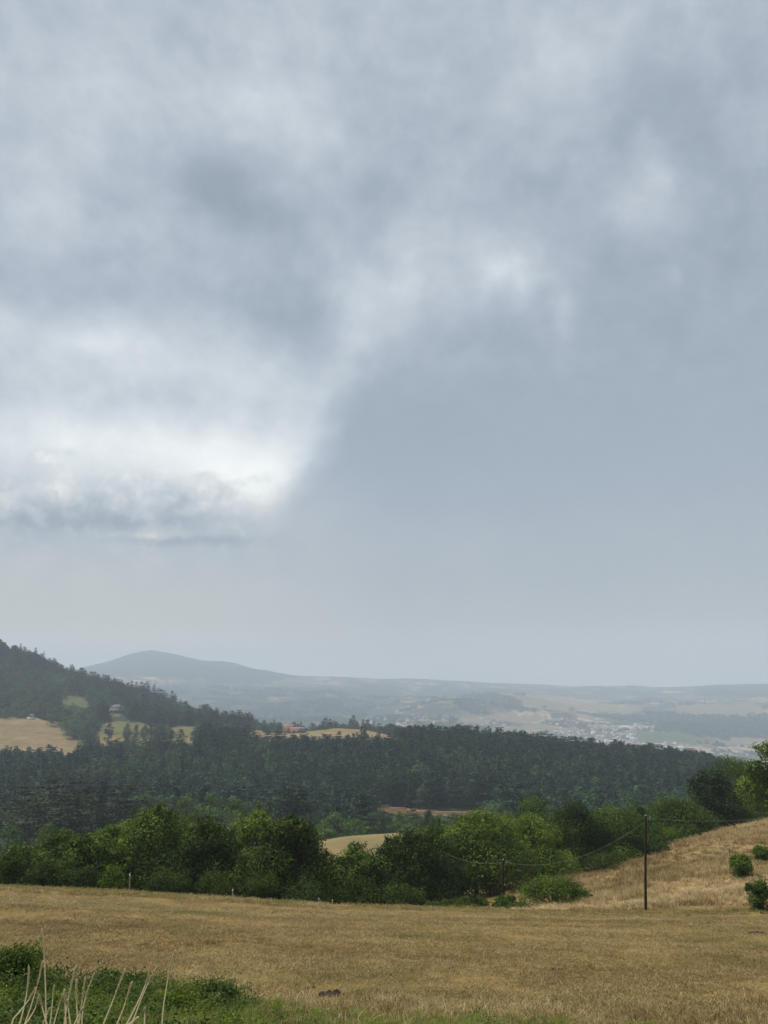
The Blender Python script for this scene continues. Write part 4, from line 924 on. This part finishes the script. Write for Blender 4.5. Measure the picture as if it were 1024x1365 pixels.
# ripped tussocks between stubble and weeds
def tuss_keep(X, Y, Z):
    w = weed_mask(X, Y + 1.6, ground_z(X, Y + 1.6)) ; w2 = weed_mask(X, Y - 1.2, ground_z(X, Y - 1.2)); return np.clip(w2 - w, 0, 1) * np.clip(.5 + fbm(X * .6, Y * .6, 3, 90), 0, 1)
tus = [blades(gg, 40, .22, .11, .009, 1.1).mesh('dry_tussock', [M_TALL]) for k in range(3)]
X, Y, Z = scatter_ground(9000, 9, 26, 1.6, tuss_keep, .62, 1); k = len(X); s = g.uniform(.45, 1.1, k)
scatter('edge_tussocks', np.stack([X, Y, Z], 1), rots(k), np.stack([s, s, s], 1), g.integers(0, 3, k), tus)

def low_plant(seed, px, py, wpx, hpx, mat, label, leaf, n, name='weed_plant', lobes=9):
    r, sl = slope_of(px, py); ys_ = np.linspace(8, 48, 600); d = ground_z(r * ys_, ys_) - sl * ys_; Y = ys_[np.argmax(d > 0)]
    p = Vector((r * Y, Y, gz(r * Y, Y))); o = empty(name, p); tag(o, label, 'plant' if name == 'weed_plant' else 'bush')
    st, cr = shrub(seed, wpx * Y / F, hpx * Y / F, leaf, n, lobes); st.build('stem', M_BARK, o); cr.build('foliage', mat, o)
low_plant(601, 12, 1322, 72, 48, M_BRAMBLE, 'dark bramble bush at the left edge, taller than the weeds around it', .06, 3600, 'bramble_bush', 14)
low_plant(602, 36, 1300, 40, 34, M_BRAMBLE, 'leafy bramble spray standing up behind the tallest dry grass stalk', .055, 900, 'bramble_bush', 6)
low_plant(603, 290, 1346, 58, 26, M_WEEDB, 'bluish green leafy plant right of the dry stalks', .06, 1500)
low_plant(604, 140, 1318, 34, 15, M_WEEDB, 'green leafy plant in the middle of the dry stalks', .055, 900)
low_plant(605, 178, 1314, 40, 13, M_WEEDB, 'nettle-like plant behind the pair of leaning stalks', .055, 1000)
low_plant(606, 232, 1352, 46, 24, M_WEED, 'yellow-green plant at the foot of the rightmost stalk', .05, 1000)
def soil(seed, px, py, wpx, hpx, label, n=9):
    r, sl = slope_of(px, py); ys_ = np.linspace(8, 49, 800); d = ground_z(r * ys_, ys_) - sl * ys_; Y = ys_[np.argmax(d > 0)]; q = np.random.default_rng(seed)
    m = MB(); w = wpx * Y / F; h = hpx * Y / F
    for k in range(n):          # lumps pressed together
        c = np.array([q.uniform(-.5, .5) * w, q.uniform(-.3, .3) * w, 0]); rr = w * q.uniform(.10, .22); th, ph = np.meshgrid(np.linspace(0, 2*np.pi, 8, endpoint=False), np.linspace(0, np.pi, 6), indexing='ij')
        rad = rr * (1 + .1 * q.normal(size=th.shape)); V = np.stack([c[0] + rad * np.cos(th) * np.sin(ph), c[1] + rad * np.sin(th) * np.sin(ph), c[2] + np.minimum(rad * np.cos(ph) * .55, h)], -1).reshape(-1, 3)
        Fq = [(a*6+b, a*6+b+1, ((a+1) % 8)*6+b+1, ((a+1) % 8)*6+b) for a in range(8) for b in range(5)]; m.add(V, Fq, q.uniform(0, 1))
    o = m.build('soil_clods', M_SOIL, None, True, Vector((r * Y, Y, gz(r * Y, Y)))); tag(o, label, 'soil heap', 'heaps of dark soil in the field')
soil(1, 432, 1330, 36, 9, 'largest dark soil heap at the edge of the weeds', 16); soil(2, 414, 1317, 13, 8, 'dark soil lump just above the largest heap', 5); soil(3, 388, 1326, 6, 5, 'tiny dark clod left of the largest soil heap', 3)
soil(4, 148, 1298, 10, 3, 'small dark heap behind the tall stalks on the left'); soil(5, 742, 1293, 13, 3, 'flat dark heap alone in the middle of the mown field'); soil(6, 211, 1298, 10, 4, 'small dark heap behind the pair of leaning stalks'); soil(7, 226, 1302, 8, 4, 'small dark clod by the rightmost stalk', 5)
soil(8, 1012, 1245, 22, 4, 'dark heap at the right edge of the mown field'); soil(9, 1022, 1218, 12, 4, 'dark heap under the tall weed at the right edge'); soil(10, 792, 1325, 6, 4, 'tiny dark clod near the lower right of the field', 3); soil(11, 720, 1362, 10, 4, 'dark clod at the bottom edge of the picture', 5)

# ---------------------------------------------------------------- dry stalks by the roadside (bases on the bank below the picture edge)
ST_ = [  # tip, middle, where it leaves the picture, distance, label
    ((56.3, 1242), (59.8, 1291), (61.4, 1365), 2.5, 'tallest dry grass stalk, upright at the left'),
    ((38.7, 1291), (35, 1328), (26, 1365), 2.35, 'dry stalk with a bent dark tip, left of the tallest stalk'), ((56.6, 1284), (47, 1323), (33, 1365), 2.6, 'dry stalk leaning from the left up to the tallest stalk'),
    ((100.5, 1290), (90.5, 1335), (86, 1365), 2.45, 'dry stalk with the highest tip right of the tallest one'), ((102, 1309), (102.5, 1340), (103.7, 1365), 2.3, 'straight upright stalk in the middle of the bunch'),
    ((113.4, 1306), (109, 1338), (105, 1365), 2.4, 'stalk left of the last leaning one in the bunch'), ((125, 1300), (112.5, 1336), (109.5, 1365), 2.5, 'right outer stalk of the bunch, leaning right'),
    ((166, 1294.7), (150, 1335), (138, 1365), 2.45, 'long leaning stalk standing apart right of the bunch'), ((175, 1311.7), (166, 1340), (156, 1365), 2.3, 'shorter leaning stalk beside the long one apart from the bunch'),
    ((83.5, 1326.7), (77, 1346), (72, 1365), 2.3, 'short leaning stalk in the left of the bunch'), ((86, 1322), (87, 1342), (88, 1365), 2.2, 'thick short upright stalk in the bunch'), ((90.5, 1335), (92, 1350), (94, 1365), 2.35, 'short stalk crossing behind the thick upright one'),
    ((52.7, 1328), (57, 1345), (62.4, 1365), 2.25, 'short stalk leaning left, crossing the foot of the tallest stalk'), ((72, 1316), (70, 1335), (67, 1365), 2.6, 'faint brown stalk right of the tallest stalk'), ((46.6, 1318), (36, 1336), (18, 1358), 2.4, 'stalk arching low toward the left edge'),
    ((66, 1345), (61, 1356), (55, 1370), 2.3, 'short brownish stalk at the foot of the tallest one'), ((51, 1331), (45, 1348), (33, 1366), 2.35, 'slanting stalk between the bent one and the tallest'),
    ((110, 1345), (104, 1355), (99, 1366), 2.2, 'short stalk slanting across the bunch at the bottom'),
    ((233, 1269.5), (222, 1315), (216, 1365), 2.45, 'rightmost tall stalk, leaning right with a long pale head'), ((200.8, 1287), (191, 1320), (169, 1365), 2.45, 'left one of two stalks that meet near the bottom'), ((209.7, 1289.8), (195, 1316), (176, 1365), 2.55, 'right one of two stalks that meet near the bottom'),
    ((193, 1345), (193, 1355), (192.5, 1366), 2.3, 'short upright stub between the two meeting stalks and the rightmost'), ((183, 1357), (176, 1362), (168, 1368), 2.2, 'short curled stalk at the bottom edge')]
for k, (a, m_, b, Y, lab) in enumerate(ST_):
    A_, M_, B_ = np.array(at(*a, Y)), np.array(at(*m_, Y + .03)), np.array(at(*b, Y + .05)); dn = (B_ - M_); dn = dn / np.linalg.norm(dn)
    base = B_ + dn * .5; base[2] = gz(base[0], base[1]) - .03
    o = empty('dry_grass_stalk', base); tag(o, lab, 'grass stalk', 'dry grass stalks at the roadside')
    t = np.linspace(0, 1, 16)[:, None]; P = (1 - t) ** 2 * A_ + 2 * t * (1 - t) * (2 * M_ - (A_ + B_) / 2) + t ** 2 * B_
    P = np.concatenate([P, (P[-1] * .5 + base * .5)[None], base[None]]) - base
    hl = 6 if a[1] < 1330 else 4
    st = MB(); st.tube(P[hl:], np.linspace(.0014, .0022, len(P) - hl), 6); st.build('stem', M_STALK, o, True)
    H = MB(); hp = P[:hl + 1]; H.tube(hp, [.0005] + [.0013] * (hl - 1) + [.0012], 5); q = np.random.default_rng(k)
    seg = np.linspace(0, hl - .01, 34 + hl * 4)
    for s in seg:               # spikelets lying along the head, alternately left and right
        i = int(s); c = hp[i] + (hp[i + 1] - hp[i]) * (s - i); d = hp[i] - hp[i + 1]; d = d / np.linalg.norm(d); u = np.cross(d, q.normal(size=3)); u /= np.linalg.norm(u)
        H.tube([c, c + d * .005 + u * .002, c + d * .012 + u * .0018], [.0006, .0012, .0004], 4)
    H.build('seed_head', M_SEED, o, True)

# ================================================================ HAZE, LIGHT, SKY, CAMERA
m, t, out = new_mat('haze_air')
v = t.node('ShaderNodeVolumePrincipled', {'Color': (.70, .80, .93, 1), 'Density': 1.9e-4, 'Anisotropy': .0}); v.inputs['Density Attribute'].default_value = ''
t.l.new(v.outputs[0], out.inputs['Volume'])
x = float(np.abs(XX).max()) + 150; zlo = float(ZZ.min()) - 1.0; zhi = float(ZZ.max()) + 40
b = MB(); b.box((-x, -80, zlo), (x, 10120, zhi)); tag(b.build('haze', m), kind='stuff')
print('terrain', x, zlo, zhi)
bpy.data.objects['haze'].data.attributes.remove(bpy.data.objects['haze'].data.attributes['tint'])

SUN_EL, SUN_AZ = 58.0, -58.0          # azimuth from the view axis, minus = left
sd = bpy.data.lights.new('sun', 'SUN'); sd.energy = 3.9; sd.angle = R(9); sd.color = (1.0, .95, .86)
so = link('sun', sd, None, (0, 0, 60)); so.rotation_euler = (R(90 - SUN_EL), 0, R(-SUN_AZ) + math.pi)

w = bpy.data.worlds.new('World'); sc.world = w; w.use_nodes = True; w.node_tree.nodes.clear(); t = NT(w.node_tree)
dirv = t.node('ShaderNodeTexCoord').outputs['Generated']
sky = t.node('ShaderNodeTexSky', sky_type='NISHITA', sun_disc=False, sun_elevation=R(SUN_EL), sun_rotation=R(SUN_AZ))
sx = t.node('ShaderNodeSeparateXYZ', {0: dirv})
az = t.math('MULTIPLY', t.math('ARCTAN2', sx.outputs[0], sx.outputs[1]), 180 / math.pi)
el = t.math('MULTIPLY', t.math('ARCSINE', sx.outputs[2]), 180 / math.pi)
den = t.math('DIVIDE', 114.59, t.math('ADD', sx.outputs[1], 1.03))
ae = t.node('ShaderNodeCombineXYZ', {0: t.math('MULTIPLY', sx.outputs[0], den), 1: t.math('MULTIPLY', sx.outputs[2], den)}).outputs[0]
def ang(px, py):
    r, s = slope_of(px, py); return math.degrees(math.atan(r)), math.degrees(math.atan2(s, math.hypot(1, r)))
def ste(px, py):
    r, s = slope_of(px, py); n = math.sqrt(1 + r * r + s * s); d = 114.59 / (1 / n + 1.03); return r / n * d, s / n * d
def warp(v, scale, amp, detail=3):
    n = t.noise(v, scale, detail, .55, 'Color'); return t.vmath('MULTIPLY_ADD', t.vmath('SUBTRACT', n, (.5, .5, .5)), (amp, amp, 0), v)
w1 = warp(ae, .06, 6.5, 2); w2 = warp(ae, .2, 2.8, 3); w3 = warp(ae, .5, 1.3, 3); w4 = warp(ae, .38, 1.9, 3)
# soft lumpy structure of the cloud deck, drawn out a little under the showers
rot_ = t.node('ShaderNodeVectorRotate', {'Vector': w1, 'Angle': R(28)}, rotation_type='Z_AXIS').outputs[0]
fb = t.noise(t.vmath('MULTIPLY', rot_, (.115, .125, 1)), 1.0, 6, .52)
st = t.noise(t.vmath('MULTIPLY', w2, (.27, .25, 1)), 1.0, 4, .58)
fine = t.noise(t.vmath('MULTIPLY', w3, (.5, .55, 1)), 1.0, 5, .56)
def blob(acc, px, py, rx, ry, amp, src=None, rot=0.):
    a, e = ste(px, py); k = .0559; c, s = math.cos(R(rot)), math.sin(R(rot))
    d = t.vmath('SUBTRACT', src if src is not None else w1, (a, e, 0))
    if rot:
        p_ = t.vmath('DOT_PRODUCT', d, (c / (rx * k), s / (rx * k), 0)); q_ = t.vmath('DOT_PRODUCT', d, (-s / (ry * k), c / (ry * k), 0)); dd = t.math('ADD', t.math('MULTIPLY', p_, p_), t.math('MULTIPLY', q_, q_))
    else:
        d = t.vmath('MULTIPLY', d, (1 / (rx * k), 1 / (ry * k), 0)); dd = t.vmath('DOT_PRODUCT', d, d)
    return t.math('MULTIPLY_ADD', t.math('POWER', .3679, dd), amp, acc)
calm = t.math('MULTIPLY', t.smooth(el, 24, 14), t.smooth(az, -12, 0)); calm = t.math('MAXIMUM', calm, t.math('MULTIPLY', t.smooth(el, 9, 5), .9))
lively = t.math('MULTIPLY_ADD', calm, -.8, 1.0)
V = t.math('MULTIPLY_ADD', t.math('MULTIPLY', t.math('SUBTRACT', fb, .5), lively), .20, .672)
V = t.math('MULTIPLY_ADD', t.math('MULTIPLY', t.math('SUBTRACT', st, .5), lively), .07, V)
BL = [#px   py   rx   ry   amp   warp  rot(ccw, sky frame)
    (560, 30, 420, 80, .02, w1, 0), (280, 110, 110, 70, .055, w2, 20), (355, 150, 60, 50, .05, w4, 0), (250, 60, 90, 40, -.02, w2, 0), (315, 268, 75, 40, -.11, w4, -25), (260, 235, 60, 40, -.03, w4, 0), (425, 170, 50, 80, .04, w2, 0), (60, 330, 130, 90, .03, w1, 0), (30, 180, 120, 100, .03, w1, 0),
    (140, 385, 200, 45, -.03, w2, -8), (380, 425, 80, 42, -.075, w4, -20), (470, 300, 80, 50, -.02, w2, 0), (60, 450, 150, 30, .05, w2, 0), (485, 415, 48, 75, .075, w4, 0), (548, 378, 28, 75, .075, w4, 0), (530, 250, 60, 110, -.035, w2, 10), (600, 230, 50, 120, .015, w2, 0),
    (674, 360, 22, 12, .05, w4, 15), (700, 385, 18, 26, .05, w4, 0), (655, 372, 16, 24, .045, w4, 0), (690, 372, 50, 36, .05, w4, 0), (640, 330, 80, 40, .045, w4, 0), (752, 428, 17, 46, .11, w4, 0), (600, 400, 40, 50, .05, w4, 0), (640, 405, 16, 44, .05, w4, 0), (850, 262, 50, 42, .06, w4, 25), (895, 275, 40, 50, .05, w4, 0), (872, 215, 24, 34, .05, w4, 20), (897, 370, 12, 18, .04, w3, 0), (780, 70, 130, 50, .045, w2, 30), (960, 160, 120, 240, -.025, w1, 0), (770, 390, 60, 30, -.02, w4, 0),
    (700, 440, 110, 30, -.03, w4, 0), (850, 560, 340, 260, -.035, w1, 0), (940, 300, 200, 240, -.035, w1, 0), (630, 484, 80, 14, .03, w4, 0),
    (200, 495, 260, 70, .07, w2, 0), (90, 580, 160, 42, .18, w2, 0), (300, 605, 130, 50, .15, w2, 0), (335, 650, 80, 46, .17, w2, 0), (410, 575, 50, 70, .06, w2, 0), (150, 640, 240, 40, .08, w1, 0), (130, 455, 50, 14, .04, w3, 0), (210, 490, 60, 18, .03, w3, 0), (380, 500, 60, 40, .03, w4, 0)]
for q in BL: V = blob(V, *q)
# ragged cloud banks lying across the bright gap, darker along their bases
S = 0.0
for q in [(120, 672, 230, 30, .85, w2, 3), (60, 690, 260, 30, .6, w2, 0), (275, 655, 90, 14, .6, w3, 14), (150, 640, 50, 16, .5, w3, 0), (52, 606, 24, 12, .8, w3, 0), (95, 602, 14, 6, .5, w3, 0), (275, 634, 18, 8, .65, w3, 0), (30, 640, 70, 24, .5, w3, 20), (270, 716, 110, 18, .6, w2, 0), (205, 645, 40, 12, .45, w3, 0)]: S = blob(S, *q)
mask = t.math('MULTIPLY', t.smooth(t.math('MULTIPLY_ADD', t.math('SUBTRACT', fine, .5), 2.3, S), .2, .95), t.smooth(S, .06, .3))
e_hi, e_lo = ang(150, 625)[1], ang(150, 700)[1]
bankV = t.math('MULTIPLY_ADD', t.math('SUBTRACT', fine, .5), .36, t.math('MULTIPLY_ADD', t.smooth(el, e_lo, e_hi), .135, .672))
V = t.math('ADD', V, t.math('MULTIPLY', mask, t.math('SUBTRACT', bankV, V)))
for q in [(120, 697, 220, 9, -.06, w3, 3), (255, 722, 90, 7, -.08, w3, 0), (200, 678, 90, 8, -.05, w3, 12), (60, 655, 40, 12, .06, w3, 0), (215, 712, 60, 5, .06, w3, 0)]: V = blob(V, *q)
# below the cloud base: even grey rain
e_b, e_t = ang(200, 790)[1], ang(200, 705)[1]
lft = t.smooth(az, ang(560, 760)[0], ang(260, 760)[0])
belowV = t.math('MULTIPLY_ADD', t.math('SUBTRACT', fb, .5), .04, t.math('MULTIPLY_ADD', t.smooth(el, ang(600, 680)[1], ang(600, 880)[1]), .05, t.math('MULTIPLY_ADD', lft, .06, .622)))
belowV = blob(belowV, 140, 745, 160, 22, .02, w2); belowV = blob(belowV, 300, 760, 200, 30, -.012, w2)
V = t.math('ADD', V, t.math('MULTIPLY', t.smooth(el, e_t, e_b), t.math('SUBTRACT', belowV, V)))
# the slanting edge of the rain curtain right of the bright gap
a0, e0 = ste(480, 480); a1, e1 = ste(365, 690); nx, ny = (e0 - e1), -(a0 - a1); L = math.hypot(nx, ny)
wd = t.vmath('MULTIPLY_ADD', t.vmath('SUBTRACT', w2, ae), (1.3, .8, 0), ae)
dist = t.vmath('DOT_PRODUCT', t.vmath('SUBTRACT', wd, (a0, e0, 0)), (nx / L, ny / L, 0))
edge = t.smooth(dist, -1.3, 2.4)
band = t.math('MULTIPLY', t.smooth(el, ang(400, 770)[1], ang(400, 660)[1]), t.smooth(el, ang(500, 360)[1], ang(500, 560)[1]))
rainV = t.math('MULTIPLY_ADD', t.math('SUBTRACT', fb, .5), .035, t.math('MULTIPLY_ADD', t.smooth(el, ang(600, 560)[1], ang(600, 720)[1]), .022, .608))
rainV = blob(rainV, 440, 665, 50, 50, .035, w2)
rainV = blob(rainV, 560, 560, 120, 90, -.012, w2)
V = t.math('ADD', V, t.math('MULTIPLY', t.math('MULTIPLY', edge, band), t.math('SUBTRACT', rainV, V)))
V = t.math('MULTIPLY_ADD', t.smooth(el, 4.5, -.3), .14, V)
# fine texture everywhere, a touch
V = t.math('MULTIPLY_ADD', t.math('MULTIPLY', t.math('SUBTRACT', fine, .5), lively), .10, V)
front = t.smooth(sx.outputs[1], -.1, .35)
V = t.math('ADD', t.math('MULTIPLY', V, front), t.math('MULTIPLY', t.math('SUBTRACT', 1.0, front), t.math('MULTIPLY_ADD', t.math('SUBTRACT', fb, .5), .2, .68)))
C = lambda r, g_, b_: lin((r, g_, b_))
cloud = t.ramp(V, [(.45, C(122, 132, 143)), (.55, C(143, 154, 166)), (.62, C(156, 167, 179)), (.68, C(172, 182, 193)), (.75, C(191, 200, 207)), (.83, C(214, 220, 223)), (.92, C(237, 241, 240)), (1.0, C(251, 253, 251))])
low = t.smooth(el, 17, 2)
cloud = t.mix(t.math('MULTIPLY', low, .8), cloud, t.ramp(V, [(.5, C(142, 151, 158)), (.62, C(159, 168, 175)), (.68, C(179, 181, 179)), (.74, C(197, 192, 181)), (.9, C(246, 235, 216))]))
skyb = t.vmath('SCALE', sky.outputs[0]); skyb.node.inputs['Scale'].default_value = .10
allc = t.mix(.94, skyb, cloud)
dark = t.smooth(el, -12, -1); allc = t.mix(dark, (.10, .09, .06, 1), allc)
bg = t.node('ShaderNodeBackground', {'Color': allc, 'Strength': 1.0}); wo = t.node('ShaderNodeOutputWorld'); t.l.new(bg.outputs[0], wo.inputs[0])
w.cycles.sampling_method = 'MANUAL'; w.cycles.sample_map_resolution = 512

cam = bpy.data.cameras.new('camera'); co = link('camera', cam, None, (0, 0, 0)); co.rotation_euler = (R(90) + PITCH, 0, 0)
cam.sensor_fit = 'VERTICAL'; cam.sensor_height = 24; cam.lens = 24 * F / 1365; cam.clip_start = .05; cam.clip_end = 40000; sc.camera = co
sc.view_settings.view_transform = 'Standard'; sc.view_settings.look = 'None'; sc.view_settings.exposure = 0.18; sc.view_settings.gamma = 1
sc.render.engine = 'CYCLES'; cy = sc.cycles; cy.max_bounces = 5; cy.diffuse_bounces = 3; cy.glossy_bounces = 2; cy.transmission_bounces = 3; cy.transparent_max_bounces = 4; cy.volume_bounces = 2
cy.use_denoising = True; cy.denoiser = 'OPENIMAGEDENOISE'; cy.denoising_input_passes = 'RGB_ALBEDO_NORMAL'; cy.sample_clamp_indirect = 4
